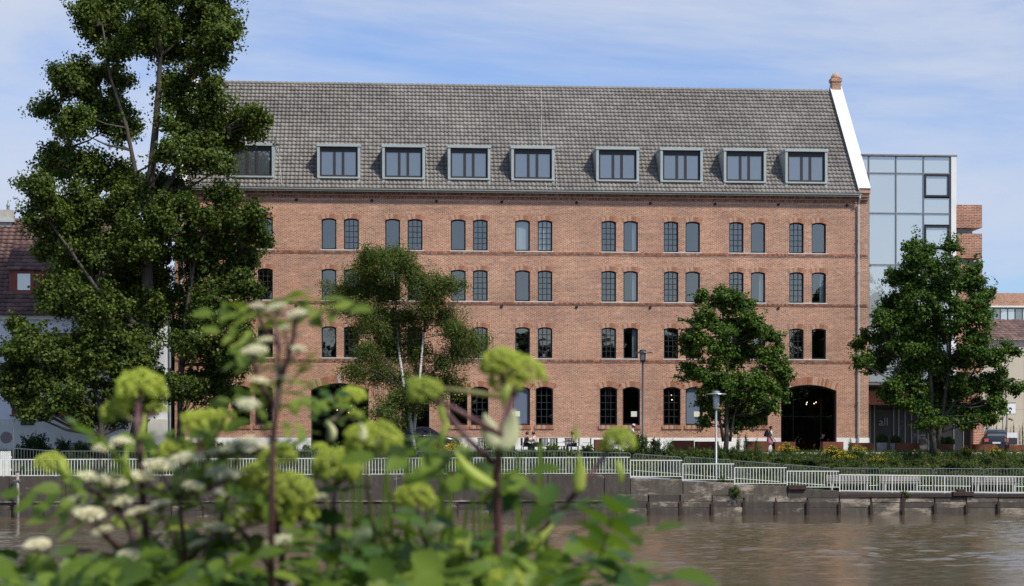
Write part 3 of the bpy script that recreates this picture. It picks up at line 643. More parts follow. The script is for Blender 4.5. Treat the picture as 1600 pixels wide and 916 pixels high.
# ================================================================ glass annex
GA = 2.0; gx0, gx1 = XR+.04, WX(1485, GA)
annex = thing('glass_annex', 'glazed stair block with pale blue panes beside the brick gable', 'building', ((gx0+gx1)/2, GA, GZ))
gt = WZ(1420, 242, GA)
MB().box(gx0, gx1+.38, GA+.12, 12, WZ(1420, 596, GA), gt-.1).obj('core', 'interior_dark', annex)
MB().box(gx0-.02, gx1+.42, GA-.14, 12.1, gt-.1, gt).obj('roof_edge', 'zinc_dark', annex)
MB().box(gx1+.02, gx1+.36, GA-.12, 12.05, GZ+2.6, gt-.103).obj('white_fin', 'white_plaster', annex)
vx = [1345, 1357.5, 1400, 1443, 1484.5]; hz = [242, 271, 333.5, 414, 494, 575, 597]
fr = MB()
for v in vx: x = WX(v, GA); fr.box(x-.035, x+.035, GA-.05, GA+.11, WZ(1420, 597, GA), gt-.11)
for h_ in hz[1:]: z = WZ(1420, h_, GA); fr.box(gx0, gx1, GA-.046, GA+.10, z-.035, z+.035)
fr.obj('mullion', 'zinc_dark', annex)
hz2 = [242, 271, 308.5, 333.5, 351.5, 388.5, 414, 452, 470, 494, 531, 553, 575, 597]
def pane_box(v0, v1, h0, h1, extra=0.):
    x0, x1, z1, z0 = WX(v0, GA)+.04, WX(v1, GA)-.04, WZ(1420, h0, GA)-.04, WZ(1420, h1, GA)+.04
    if z1 > gt-.14: z1 = gt-.14
    return MB().box(x0, x1, GA+.02-extra, GA+.05, z0, z1).obj('pane', 'curtain_glass', annex), (x0, x1, z0, z1)
for i in range(4):
    for j in range(len(hz if i < 3 else hz2)-1):
        H = hz if i < 3 else hz2
        p, (x0, x1, z0, z1) = pane_box(vx[i], vx[i+1], H[j], H[j+1])
        if i == 3 and H[j] in (271, 351.5, 452, 531):
            c = MB(); t = .12; c.box(x0, x1, GA-.09, GA+.015, z0, z0+t); c.box(x0, x1, GA-.09, GA+.015, z1-t, z1); c.box(x0, x0+t, GA-.088, GA+.014, z0+t, z1-t); c.box(x1-t, x1, GA-.088, GA+.014, z0+t, z1-t)
            c.obj('casement', 'frame', p)
# dark entrance below
ez = WZ(1420, 600, GA); ey = 3.8
MB().box(XR+.06, WX(1525, ey), ey+.1, ey+.3, GZ, ez).obj('entrance_wall', 'interior_dark', annex)
MB().box(XR+.06, WX(1522, 1.2), 1.9, 2.1, WZ(1400, 632, 1), WZ(1400, 610, 1)).obj('fascia', 'voussoir_dark', annex)
MB().box(XR+.06, WX(1522, 1.2), .8, 3.9, ez-.1, ez).obj('canopy', 'zinc_dark', annex)
exs = [1359, 1366, 1396, 1404, 1414, 1424, 1434, 1450, 1470, 1490, 1505, 1520]
for i in range(len(exs)-1):
    x0, x1 = WX(exs[i], ey), WX(exs[i+1], ey)
    MB().box(x0+.02, x1-.02, ey, ey+.05, GZ+.05, WZ(1400, 640, ey)).obj('pane', 'entrance_glass' if i % 3 else 'car_glass', annex)
    MB().box(x0-.03, x0+.03, ey-.06, ey+.06, GZ, WZ(1400, 634, ey)).obj('post', 'zinc_dark', annex)
tx = bpy.data.curves.new('letters', 'FONT'); tx.body = 'all'; tx.size = .75; tx.extrude = .02
to = bpy.data.objects.new('letters', tx); COL.objects.link(to); dg = bpy.context.evaluated_depsgraph_get(); dg.update()
tm = bpy.data.meshes.new_from_object(to.evaluated_get(dg)); bpy.data.objects.remove(to); tm.materials.clear(); tm.materials.append(M['zinc_dark'])
p = W(1373, 665, ey-.05); put(tm, 'letters', annex, p, (math.pi/2, 0, 0))

# brick tower with slit openings behind the annex
TY = 3.2; t0, t1 = WX(1494, TY), WX(1534.5, TY)
tower = thing('brick_tower', 'stair tower of stacked red brick blocks with slit openings beside the glazed annex', 'tower', ((t0+t1)/2, TY+2, GZ))
MB().box(t0+.1, t1-.5, TY+.5, TY+4, WZ(1510, 622, TY), WZ(1510, 322, TY)).obj('core', 'concrete_light', tower)
bl = [(320, 356), (365, 403.5), (412, 447), (456, 492), (501, 537), (546, 582), (591, 625)]
for a, c in bl: MB().box(t0, t1, TY, TY+4.5, WZ(1510, c, TY), WZ(1510, a, TY)).obj('brick_block', 'brick_new', tower)
for (a, c), (a2, _) in zip(bl[:-1], bl[1:]): MB().box(t0+.1, t0+.9, TY+.40, TY+.47, WZ(1510, a2, TY)+.02, WZ(1510, c, TY)-.02).obj('slit_window', 'entrance_glass', tower)
MB().box(WX(1521, TY), WX(1538, TY), TY+.01, TY+.8, GZ, WZ(1510, 625, TY)-.003).obj('brick_pier', 'brick_new', tower)

# ================================================================ background on the right
BY = 48.; x0, x1 = WX(1480, BY), WX(1800, BY)
far = thing('far_office_building', 'distant flat-roofed dark brick office block with strip windows', 'building', ((x0+x1)/2, BY, GZ))
zz = lambda py: WZ(1570, py, BY)
MB().box(x0, x1, BY, BY+12, zz(478), zz(458)).obj('brick_parapet', 'brick', far)
MB().box(x0, x1, BY-.15, BY+.1, zz(480.5), zz(478.1)).obj('white_ledge', 'white_plaster', far)
MB().box(x0, x1, BY+.2, BY+12, GZ, zz(480.6)).obj('wall', 'concrete_light', far)
k = 0
for px in np.arange(1484, 1790, 11.5):
    a, c = WX(px, BY), WX(px+9.5, BY)
    MB().box(a, c, BY+.1, BY+.19, zz(500), zz(483)).obj('window_pane', 'curtain_glass' if k % 3 else 'dormer_glass', far); k += 1
SY = 26.; x0, x1 = WX(1500, SY), WX(1850, SY); zz2 = lambda py: WZ(1570, py, SY)
shed = thing('beige_hall', 'long beige rendered hall with brown tiled roof behind the parked car', 'building', ((x0+x1)/2, SY, GZ))
MB().box(x0, x1, SY, SY+9, GZ, zz2(531)).obj('wall', 'beige', shed)
for px in (1553, 1600, 1650): MB().box(WX(px, SY), WX(px, SY)+.03, SY-.012, SY+.01, GZ, zz2(531)).obj('wall_joint', 'concrete_light', shed)
for py in (594, 640): MB().box(x0, x1, SY-.01, SY+.01, zz2(py), zz2(py)+.03).obj('wall_joint', 'concrete_light', shed)
put(tile_mesh('roof_tiles', x0, x1, SY-.4, zz2(530.5), SY+4.6, WZ(1570, 499.5, SY+4.6), .42, 9, 'tile_brown'), 'roof_tiles', shed, kind='stuff')
gw = thing('garden_wall', 'low beige wall of horizontal boards with wires for climbing plants', 'wall', (WX(1570, 20), 20, GZ))
for i in range(7): put(bevel(MB().box(WX(1536, 20), WX(1760, 20), 20, 20.12, GZ+.30*i+.01, GZ+.30*(i+1)-.012).mesh('board', 'beige'), .01), 'board', gw)
# ================================================================ white house on the left
HYp = .5; hx0, hx1 = WX(-150, HYp), WX(268, HYp)
house = thing('white_house', 'white rendered house with brown tiled roof and red framed dormer windows behind the poplar', 'house', ((hx0+hx1)/2, HYp, GZ))
he = WZ(60, 491, HYp); hr = WZ(60, 346, HYp+5.6)
hholes = []; hw = []
for px0, px1 in ((18, 62), (88, 132), (158, 202)):
    a, c = WX(px0, HYp), WX(px1, HYp)
    for pt, pb in ((606, 648), (520, 566)):
        zt_, zb_ = WZ(60, pt, HYp), WZ(60, pb, HYp); hw.append(((a+c)/2, zb_, c-a, zt_-zb_)); hholes.append(arch((a+c)/2, zb_, c-a, zt_-zb_, 0))
put(fill([[(hx0, GZ-.3), (hx1, GZ-.3), (hx1, he), (hx0, he)]]+hholes, HYp, HYp+.4, 'house_white', 'wall'), 'wall', house)
MB().box(hx1-.4, hx1-.001, HYp+.403, HYp+11, GZ-.3, he).obj('side_wall', 'house_white', house)
MB().box(hx0, hx1-.405, HYp+4, HYp+4.2, GZ, he).obj('partition', 'interior', house)
MB().box(hx0, hx1+.02, HYp-.03, HYp-.002, GZ-.3, WZ(60, 655, HYp)).obj('plinth', 'house_base', house)
MB().box(hx0, hx1+.05, HYp-.22, HYp-.003, he-.35, he+.02).obj('eaves_board', 'house_base', house)
for x, zb, w, h in hw:
    o = put(fill([arch(0, 0, w-.01, h-.01, 0), arch(0, .09, w-.2, h-.19, 0)], .08, .18, 'red_paint', 'window'), 'window', house, (x, HYp, zb))
    MB().box(-w/2+.08, w/2-.08, .12, .13, .08, h-.08).obj('pane', 'dormer_glass', o, loc=(x, HYp, zb))
    MB().box(-.05, .05, .085, .175, .09, h-.1).obj('mullion', 'white_plaster', o, loc=(x, HYp, zb))
    MB().box(-w/2-.1, w/2+.1, -.12, .075, -.09, -.005).obj('sill', 'red_paint', o, loc=(x, HYp, zb))
xr2 = WX(196, HYp+5.6)
put(tile_mesh('roof_tiles', hx0, xr2, HYp-.35, he-.1, HYp+5.6, hr, .42, 24, 'tile_brown', .04, .06), 'roof_tiles', house, kind='stuff')
hip = MB(); hip.v = [(xr2, HYp-.35, he-.06), (hx1+.3, HYp-.35, he-.06), (xr2, HYp+5.6, hr+.04), (hx1+.3, HYp+11.5, he-.06), (hx0, HYp+11.5, he-.06), (hx0, HYp+5.6, hr)]
hip.f = [(0, 1, 2), (1, 3, 2), (2, 3, 4, 5)]; hip.obj('hipped_roof', 'tile_brown', house)
rt = MB()
for i in range(40): rt.tube([(xr2-i*.45, HYp+5.6, hr+.02), (xr2-i*.45-.47, HYp+5.6, hr+.05)], [.14, .16], 8)
rt.obj('ridge_tiles', 'tile_brown', house, kind='stuff')
# shed dormer
dy = HYp+1.05; T2 = (hr-he)/(5.95); hzr = lambda Y: he-.1+(Y-HYp+.35)*T2
a, c = WX(14, dy), WX(118, dy); zb_, zt_ = WZ(60, 459, dy), WZ(60, 421, dy)
dm = put(MB().prism([(dy, zb_-.3), (dy, zt_), (dy+2.2, zt_+1.9), (dy+2.2, zb_)], 'x', a, c).mesh('shed_dormer', 'red_paint'), 'shed_dormer', house)
put(tile_mesh('dormer_tiles', a-.1, c+.1, dy-.25, zt_-.06, dy+2.3, zt_+2.0, .42, 8, 'tile_brown', .035, .05), 'dormer_tiles', dm)
for q0, q1 in ((21, 54), (84, 114)):
    A, C = WX(q0, dy), WX(q1, dy)
    f = put(fill([arch((A+C)/2, zb_+.02, C-A, zt_-zb_-.1, 0), arch((A+C)/2, zb_+.22, C-A-.5, zt_-zb_-.5, 0)], dy-.1, dy-.01, 'red_paint', 'window_frame'), 'window_frame', dm)
    MB().box(A+.2, C-.2, dy-.05, dy-.04, zb_+.2, zt_-.25).obj('pane', 'curtain_glass', dm)
cx0, cx1 = WX(-18, HYp+5.6), WX(21, HYp+5.6)
ch = MB().box(cx0, cx1, HYp+5.2, HYp+6.1, hr-.5, WZ(10, 329, HYp+5.6)); ch.obj('chimney', 'concrete_light', house)
MB().box(cx0-.1, cx1+.15, HYp+5.05, HYp+6.2, hr-.12, hr+.1).obj('chimney_flashing', 'zinc_light', house)
MB().lathe([(.1, 0), (.1, .3), (.14, .32), (.05, .5), (.02, .7)], 8, (cx1-.35, HYp+5.6, WZ(10, 329, HYp+5.6)-.01)).obj('chimney_pot', 'zinc_dark', house)
t = MB(); x = WX(266, HYp-.12); t.tube([(x, HYp-.12, he-.3), (x, HYp-.12, GZ)], .055, 8); t.obj('downpipe', 'zinc_light', house)
p = W(43, 660, HYp-.06); MB().box(-.42, .42, -.02, .03, -.18, .18).obj('sign_plate', 'sign_grey', house, loc=p)  # small dark sign plate on the house wall

# ================================================================ quay wall
quay = thing('quay_wall', 'stained old concrete quay wall rising from the brown river', 'wall', (WX(800, QY), QY, 0))
def zq(px, py): return WZ(px, py, QY)
edges = [(-120, 985, 743.5, 742.0)]+[(985, 1067, 747, 750), (1067, 1148, 752, 755), (1148, 1230, 757.5, 760), (1230, 1312, 763, 767), (1312, 1720, 768, 773)]
rg = random.Random(8)
def slab(px0, px1, t0_, t1_, bot, y0, mat, name='concrete_slab', gap=.012):
    a, c = WX(px0, QY)+gap, WX(px1, QY)-gap; za, zc_ = zq((px0+px1)/2, t0_), zq((px0+px1)/2, t1_); zb = zq((px0+px1)/2, bot)
    b_ = MB().quadring([[(a, y0, zb), (c, y0, zb), (c, QY+1.2, zb), (a, QY+1.2, zb)], [(a, y0, za), (c, y0, zc_), (c, QY+1.2, zc_), (a, QY+1.2, za)]])
    return put(bevel(b_.mesh(name, mat), .02), name, quay)
px = -120
while px < 985:
    w_ = rg.choice((60, 74, 88)); e = min(985, px+w_)
    if 985-e < 25: e = 985
    f0, f1 = (px+120)/1105, (e+120)/1105
    slab(px, e, 744.8-2.6*f0, 744.8-2.6*f1, 783.5, QY+rg.uniform(-.008, .008), 'quay_dark'); px = e
for (a, c, t0_, t1_) in edges[1:5]:
    slab(a, c, t0_, t1_, 774 if a < 1140 else 778.5, QY+rg.uniform(-.02, .02), 'quay_light' if a < 1230 else 'quay_dark')
px = 1312
for e in (1411, 1520, 1625, 1720):
    slab(px, e, 769+(px-1312)*.012, 769+(e-1312)*.012, 776.5, QY+.0, 'quay_dark'); px = e
MB().box(WX(1312, QY), WX(1720, QY), QY-.06, QY-.03, zq(1450, 777), zq(1450, 772.5)).obj('steel_cap', 'rust', quay)
# lower lagging boards between steel piles, every board its own piece
posts = [1013+49.7*i for i in range(-23, 15)]
pm = MB(); pm.box(-.075, .075, -.16, -.135, 0, 1); pm.box(-.075, .075, -.02, .0, 0, 1); pm.box(-.015, .015, -.134, -.021, 0, 1); pm = pm.mesh('steel_pile', 'rust')
for i, px in enumerate(posts):
    if -130 < px < 1700:
        x = WX(px, QY); top = zq(px, rg.uniform(780, 787) if abs(px-1411) > 5 else 771); o = put(pm, 'steel_pile', quay, (x, QY+.035 if px > 900 else QY+.075, -.4), scl=(1, 1, top+.4))
for i in range(len(posts)-1):
    a, c = posts[i], posts[i+1]; left = a < 950
    lv = ([783.8, 791, 797.5, 811] if left else [772.5, 784, 793, 811]) if a < 1205 else [777, 785, 793.5, 811]
    for j in range(3):
        off = rg.uniform(-.03, .03); y0 = (QY-.03-.05*j if left else QY-.02-.02*j)+off
        if a > 1205: y0 = QY+.0+off*.6
        slab(a+rg.uniform(0, .5), c-rg.uniform(0, .5), lv[j], lv[j]+rg.uniform(0, .8), lv[j+1]+.3, y0, 'quay_dark' if (left and rg.random() < .8) or rg.random() < .45 else 'quay_light', 'lagging_board', .02)
MB().box(WX(-120, QY), WX(1720, QY), QY+.12, QY+1.1, -1, zq(1400, 778)).obj('backing', 'quay_dark', quay)
MB().box(WX(-120, QY), WX(985, QY), QY-.10, QY-.02, zq(400, 784.6), zq(400, 782.6)).obj('ledge', 'quay_light', quay)
for a, c, t_, b_ in ((1231, 1259, 758, 765.5), (1488, 1521, 768.5, 775.5), (700, 726, 737.5, 743)):
    o = put(bevel(MB().box(WX(a, QY), WX(c, QY), QY-.16, QY+.25, zq(a, b_), zq(a, t_)).mesh('mooring_bracket', 'rust'), .03), 'mooring_bracket', quay)
    if a == 1488: put(bevel(MB().box(WX(a+8, QY), WX(c-12, QY), QY-.05, QY+.2, zq(a, 769), zq(a, 764.5)).mesh('mooring_bracket_top', 'rust'), .03), 'cap', o)
# timber pole in the water
x = WX(27.5, QY-.5); pole = thing('mooring_pole', 'grey timber mooring pole standing in the water against the quay wall', 'pole', (x, QY-.5, 0))
MB().tube([(x, QY-.5, -1), (x+.02, QY-.5, 1), (x, QY-.5, WZ(27, 738, QY-.5))], [.085, .08, .075], 10).obj('shaft', 'wood_grey', pole, smooth=True)
MB().box(x-.2, x+.2, QY-.62, QY-.42, WZ(27, 752, QY), WZ(27, 749.5, QY)).obj('clamp', 'galv', pole)
MB().lathe([(.09, 0), (.095, .05), (.05, .1)], 8, (x, QY-.5, WZ(27, 738, QY-.5)-.02)).obj('cap', 'rust', pole)

# ================================================================ white railing on the quay, panel by panel
RY = QY+.22
bar_m = {}
def bar(h, mat, r_=.016):
    k = (round(h, 2), mat)
    if k not in bar_m: bar_m[k] = MB().box(-r_, r_, -r_, r_, 0, h).mesh('baluster', mat)
    return bar_m[k]
def railing(px0, px1, t0_, t1_, b0_, b1_, label, group):
    a, c = WX(px0, RY), WX(px1, RY); zt0, zt1, zb0, zb1 = WZ(px0, t0_, RY), WZ(px1, t1_, RY), WZ(px0, b0_, RY), WZ(px1, b1_, RY)
    g = thing('railing_panel', label, 'railing', ((a+c)/2, RY, min(zb0, zb1)-.1), group)
    MB().quadring([[(a-.03, RY-.03, zt0-.05), (a-.03, RY+.03, zt0-.05), (a-.03, RY+.03, zt0), (a-.03, RY-.03, zt0)], [(c-.035, RY-.03, zt1-.05), (c-.035, RY+.03, zt1-.05), (c-.035, RY+.03, zt1), (c-.035, RY-.03, zt1)]]).obj('top_rail', 'white_paint', g)
    MB().quadring([[(a+.03, RY-.018, zb0), (a+.03, RY+.018, zb0), (a+.03, RY+.018, zb0+.035), (a+.03, RY-.018, zb0+.035)], [(c-.03, RY-.018, zb1), (c-.03, RY+.018, zb1), (c-.03, RY+.018, zb1+.035), (c-.03, RY-.018, zb1+.035)]]).obj('bottom_rail', 'white_paint', g)
    MB().box(a-.028, a+.028, RY-.026, RY+.026, zb0-.16, zt0-.003).obj('post', 'white_paint', g)
    n = 16; h = (zt0+zt1-zb0-zb1)/2-.075; me = bar(h, 'white_paint')
    for i in range(n):
        f = (i+1)/(n+1)
        put(me, 'baluster', g, (a+(c-a)*f, RY, zb0+(zb1-zb0)*f+.033))
P0 = 985-81.6*13
for i in range(13):
    a = P0+81.6*i; tt = lambda q: 717.6-3.6*max(0, q)/985
    railing(a, a+81.6, tt(a), tt(a+81.6), tt(a)+26, tt(a+81.6)+26, 'white steel railing panel on the long level stretch of the quay wall', 'white railing panels on the level quay')
for i, (a, c, t_, b_) in enumerate(((985, 1067, 718.6, 745), (1067, 1148, 724.2, 750), (1148, 1230, 730, 756), (1230, 1312, 735.6, 761.5))):
    railing(a, c, t_, t_+.2, b_, b_+.2, 'white steel railing panel of the stepped run, %s step down from the level run' % ('first', 'second', 'third', 'fourth')[i], 'stepped white railing panels')
for i in range(5):
    a = 1312+82*i; tt = lambda q: 741+(q-1312)*.012
    railing(a, a+82, tt(a), tt(a+82), tt(a)+26, tt(a+82)+26, 'white steel railing panel on the low gently sloping quay wall', 'white railing panels on the low quay')
# grey back railing with rounded corners
BYr = -12.55
def back_rail(px0, px1, t0_, t1_):
    a, c = WX(px0, BYr), WX(px1, BYr); z0, z1 = WZ(px0, t0_, BYr), WZ(px1, t1_, BYr); r_ = .13
    g = thing('back_railing', 'thin grey tube railing panel with rounded corners at the foot of the bank', 'railing', ((a+c)/2, BYr, min(prom(a), prom(c))), 'grey railing panels along the bank')
    f0, f1 = prom(a), prom(c); sl = (z1-z0)/(c-a)
    pts = [(a, BYr, f0)]+[(a+r_-r_*math.cos(q), BYr, z0-r_+r_*math.sin(q)) for q in [math.pi/2*i/4 for i in range(5)]]+[(c-r_+r_*math.sin(q), BYr, z1-r_+r_*math.cos(q)) for q in [math.pi/2*i/4 for i in range(5)]]+[(c, BYr, f1)]
    MB().tube(pts, .024, 6).obj('frame', 'galv', g)
    lo = .30; MB().tube([(a, BYr, f0+lo), (c, BYr, f1+lo)], .016, 5).obj('lower_rail', 'galv', g)
    n = 15
    for i in range(n):
        f = (i+1)/(n+1); zt_ = z0+(z1-z0)*f-.02; zb = f0+(f1-f0)*f+lo; put(bar(zt_-zb, 'galv', .011), 'baluster', g, (a+(c-a)*f, BYr, zb))
for i in range(11): a = 14+79.5*i; back_rail(a, a+76, 701.5 if i else 700.5, 705 if i == 0 else 704.5-.15*i+.6) if i < 1 else back_rail(a, a+76, 705.2, 705.0)
for a, c, t_, u_ in ((893, 985, 706.5, 708), (990, 1064.5, 709.5, 714.5), (1069, 1141, 714.5, 718.5), (1146, 1219, 720, 725), (1224, 1297, 726, 731), (1301, 1374, 731.5, 731.9), (1377, 1456.5, 732, 732.3), (1459, 1536.5, 732.2, 732.6), (1539, 1618, 732.4, 732.6)): back_rail(a, c, t_, u_)

# ================================================================ street furniture
def bench(px0, px1, which, group):
    Y = -12.9; a, c = WX(px0, Y), WX(px1, Y); z = prom((a+c)/2)
    g = thing('park_bench', 'weathered grey plank bench on the promenade, '+which, 'bench', ((a+c)/2, Y, z), group)
    for i in range(3): MB().box(a, c, Y+.02+i*.14, Y+.14+i*.14, z+.43, z+.47).obj('seat_plank', 'wood_grey', g)
    for i in range(3): MB().quadring([[(a, Y+.44+.02*i, z+.54+i*.13), (c, Y+.44+.02*i, z+.54+i*.13), (c, Y+.47+.02*i, z+.54+i*.13), (a, Y+.47+.02*i, z+.54+i*.13)], [(a, Y+.455+.02*i, z+.65+i*.13), (c, Y+.455+.02*i, z+.65+i*.13), (c, Y+.485+.02*i, z+.65+i*.13), (a, Y+.485+.02*i, z+.65+i*.13)]]).obj('back_plank', 'wood_grey', g)
    for x in (a+.25, c-.25): MB().box(x-.04, x+.04, Y+.04, Y+.42, z-.01, z+.428).box(x-.035, x+.035, Y+.49, Y+.53, z-.01, z+.9).obj('leg', 'concrete_light', g)
for q in ((1294, 1362, 'the one next to the stepped railing'), (1377, 1440, 'the middle one of three'), (1522, 1592, 'the one farthest from the stepped railing')): bench(*q, 'plank benches on the promenade')
def lamp(px, pt, pm_, Y, base, label, mat):
    x = WX(px, Y); zt_ = WZ(px, pt, Y); g = thing('street_lamp', label, 'lamp', (x, Y, base)); s_ = (zt_-WZ(px, pm_, Y))
    MB().lathe([(.11, -.1), (.11, .25), (.07, .3), (.062, zt_-s_-base-.05)], 12, (x, Y, base)).obj('mast', mat, g, smooth=True)
    MB().lathe([(.07, -.14), (.15, -.06), (.17, .0), (.16, .02)], 14, (x, Y, zt_-s_+.1)).obj('collar', mat, g, smooth=True)
    MB().lathe([(.17, 0), (.19, s_*.75)], 14, (x, Y, zt_-s_+.12)).obj('lens', 'lamp_glass', g, smooth=True)
    for q in range(4): MB().box(-.012, .012, -.2, -.18, .1, s_*.85+.1).obj('strut', mat, g, loc=(x, Y, zt_-s_), rot=(0, 0, q*math.pi/2+.5))
    MB().lathe([(.05, .0), (.6, .02), (.58, .06), (.22, .1), (.2, .2), (.04, .24)], 20, (x, Y, zt_-.22)).obj('cap', mat, g, smooth=False)
lamp(1119, 611, 640, -13.2, prom(WX(1119, -13.2)), 'pale grey promenade lamp with disc cap in front of the smaller maple', 'lamp_grey')
lamp(1004.5, 546.5, 566, -8.0, GZ, 'dark slender street lamp with disc cap standing against the brick wall', 'lamp_dark')
def planter(px0, px1, pt, Y, label):
    a, c = WX(px0, Y), WX(px1, Y); z = WZ((px0+px1)/2, pt, Y); base = GZ if Y > -8.2 else terr((a+c)/2, Y)-.2
    g = thing('steel_planter', label, 'planter', ((a+c)/2, Y, base), 'rusty steel planters along the terrace'); d = max(.7, (c-a)*.6)
    o = MB().box(a, c, Y, Y+.03, base, z).box(a, c, Y+d-.03, Y+d, base, z).box(a, a+.03, Y+.031, Y+d-.031, base, z).box(c-.03, c, Y+.031, Y+d-.031, base, z).obj('wall', 'corten', g)
    MB().box(a+.031, c-.031, Y+.032, Y+d-.032, base, z-.1).obj('soil', 'soil', g)
    return (a+c)/2, Y+d/2, z
for q in ((300, 331, 692, 'by the foot of the tree with the ivy dark trunk'), (930, 949, 687, 'behind the dark hedge near the bicycle'), (1052.5, 1084.5, 688.5, 'beside the tall shrubs of the slender street lamp'),
          (1089, 1123, 690, 'right behind the mast of the pale promenade lamp'), (1169, 1201, 689.5, 'behind the walking person beside the smaller maple'), (1211, 1243, 690.5, 'behind yellow flowers at the start of the arched gateway'),
          (1286, 1318, 690.5, 'in front of the gateway end next to the white plinth'), (1332, 1366, 692, 'in front of the downpipe at the warehouse corner'), (1404, 1437, 692.5, 'between the potted box balls and the large maple'),
          (1461, 1490, 694, 'with two box balls showing above it by the large maple'), (1524, 1556, 694.5, 'in front of the brick pier'), (1577, 1612, 695.5, 'below the small parking sign')):
    planter(q[0], q[1], q[2], -7.9, 'rust brown steel planter '+q[3])
# signs
p = W(1575.5, 638, 4.); sg = thing('notice_board', 'large blank pale notice board on two posts in front of the beige hall', 'sign', (p.x, 4, GZ))
MB().box(p.x-.5, p.x+.5, 4, 4.05, WZ(1575, 647, 4), WZ(1575, 629.5, 4)).obj('panel', 'plate_white', sg)
MB().box(p.x-.52, p.x+.52, 3.98, 3.998, WZ(1575, 647.6, 4), WZ(1575, 646.6, 4)).box(p.x-.52, p.x+.52, 3.98, 3.998, WZ(1575, 629.9, 4), WZ(1575, 629, 4)).obj('frame', 'galv', sg)
for dx in (-.36, -.06): MB().tube([(p.x+dx, 4.08, GZ), (p.x+dx, 4.08, WZ(1575, 632, 4))], .03, 6).obj('post', 'galv', sg)
p = W(1583, 685, -6.); s2 = thing('parking_sign', 'small white sign with dark lower half on a thin grey pole by the parked car', 'sign', (WX(1573, -6), -6, GZ))
MB().tube([(WX(1573, -6), -6, GZ), (WX(1573, -6), -6, WZ(1573, 648, -6))], .032, 8).obj('pole', 'galv', s2)
MB().box(WX(1573, -6), WX(1589, -6), -6.06, -6.035, WZ(1580, 684, -6), WZ(1580, 676, -6)).obj('plate', 'plate_white', s2)
MB().box(WX(1576.5, -6), WX(1589, -6), -6.06, -6.035, WZ(1580, 695, -6), WZ(1580, 684.4, -6)).obj('lower_plate', 'sign_grey', s2)
p = W(9, 690, -12.); s3 = thing('round_sign', 'back of a dark round traffic sign on a thin post by the picket gate', 'sign', (WX(21, -12), -12, prom(p.x)))
MB().tube([(WX(21, -12), -12, prom(p.x)-.05), (WX(21, -12), -12, WZ(21, 669, -12))], .035, 8).obj('post', 'galv', s3)
MB().lathe([(0, -.012), (.33, -.012), (.33, .012), (0, .012)], 24).obj('disc', 'sign_grey', s3, loc=(WX(10, -12), -12.06, WZ(10, 684, -12)), rot=(math.pi/2, 0, 0))
MB().tube([(WX(10, -12), -12.03, WZ(10, 686, -12)), (WX(21, -12), -12.03, WZ(10, 686, -12))], .02, 6).obj('arm', 'galv', s3)
gt_ = thing('picket_gate', 'white picket gate at the end of the railing below the round sign', 'gate', (WX(5, -13.6), -13.6, prom(-20)))
for i in range(9):
    x = WX(-10+3.2*i, -13.6); zt_ = WZ(5, 704.5, -13.6)
    MB().prism([(x-.045, prom(x)+.05), (x+.045, prom(x)+.05), (x+.045, zt_-.06), (x, zt_), (x-.045, zt_-.06)], 'y', -13.62, -13.59).obj('picket', 'white_paint', gt_)
for z in (.3, 1.0): MB().box(WX(-12, -13.6), WX(18, -13.6), -13.588, -13.55, prom(-20)+z, prom(-20)+z+.08).obj('rail', 'white_paint', gt_)
lw = thing('low_brick_wall', 'low weathered brick retaining wall below the white house', 'wall', (WX(130, -6.5), -6.5, GZ))
for j in range(3): put(bevel(MB().box(WX(92, -6.5), WX(232, -6.5), -6.5-.03*(j % 2), -6.2, GZ-.1+j*.25, GZ-.1+(j+1)*.25-.012).mesh('course', 'brick_new' if j < 2 else 'concrete_light'), .012), 'course', lw)

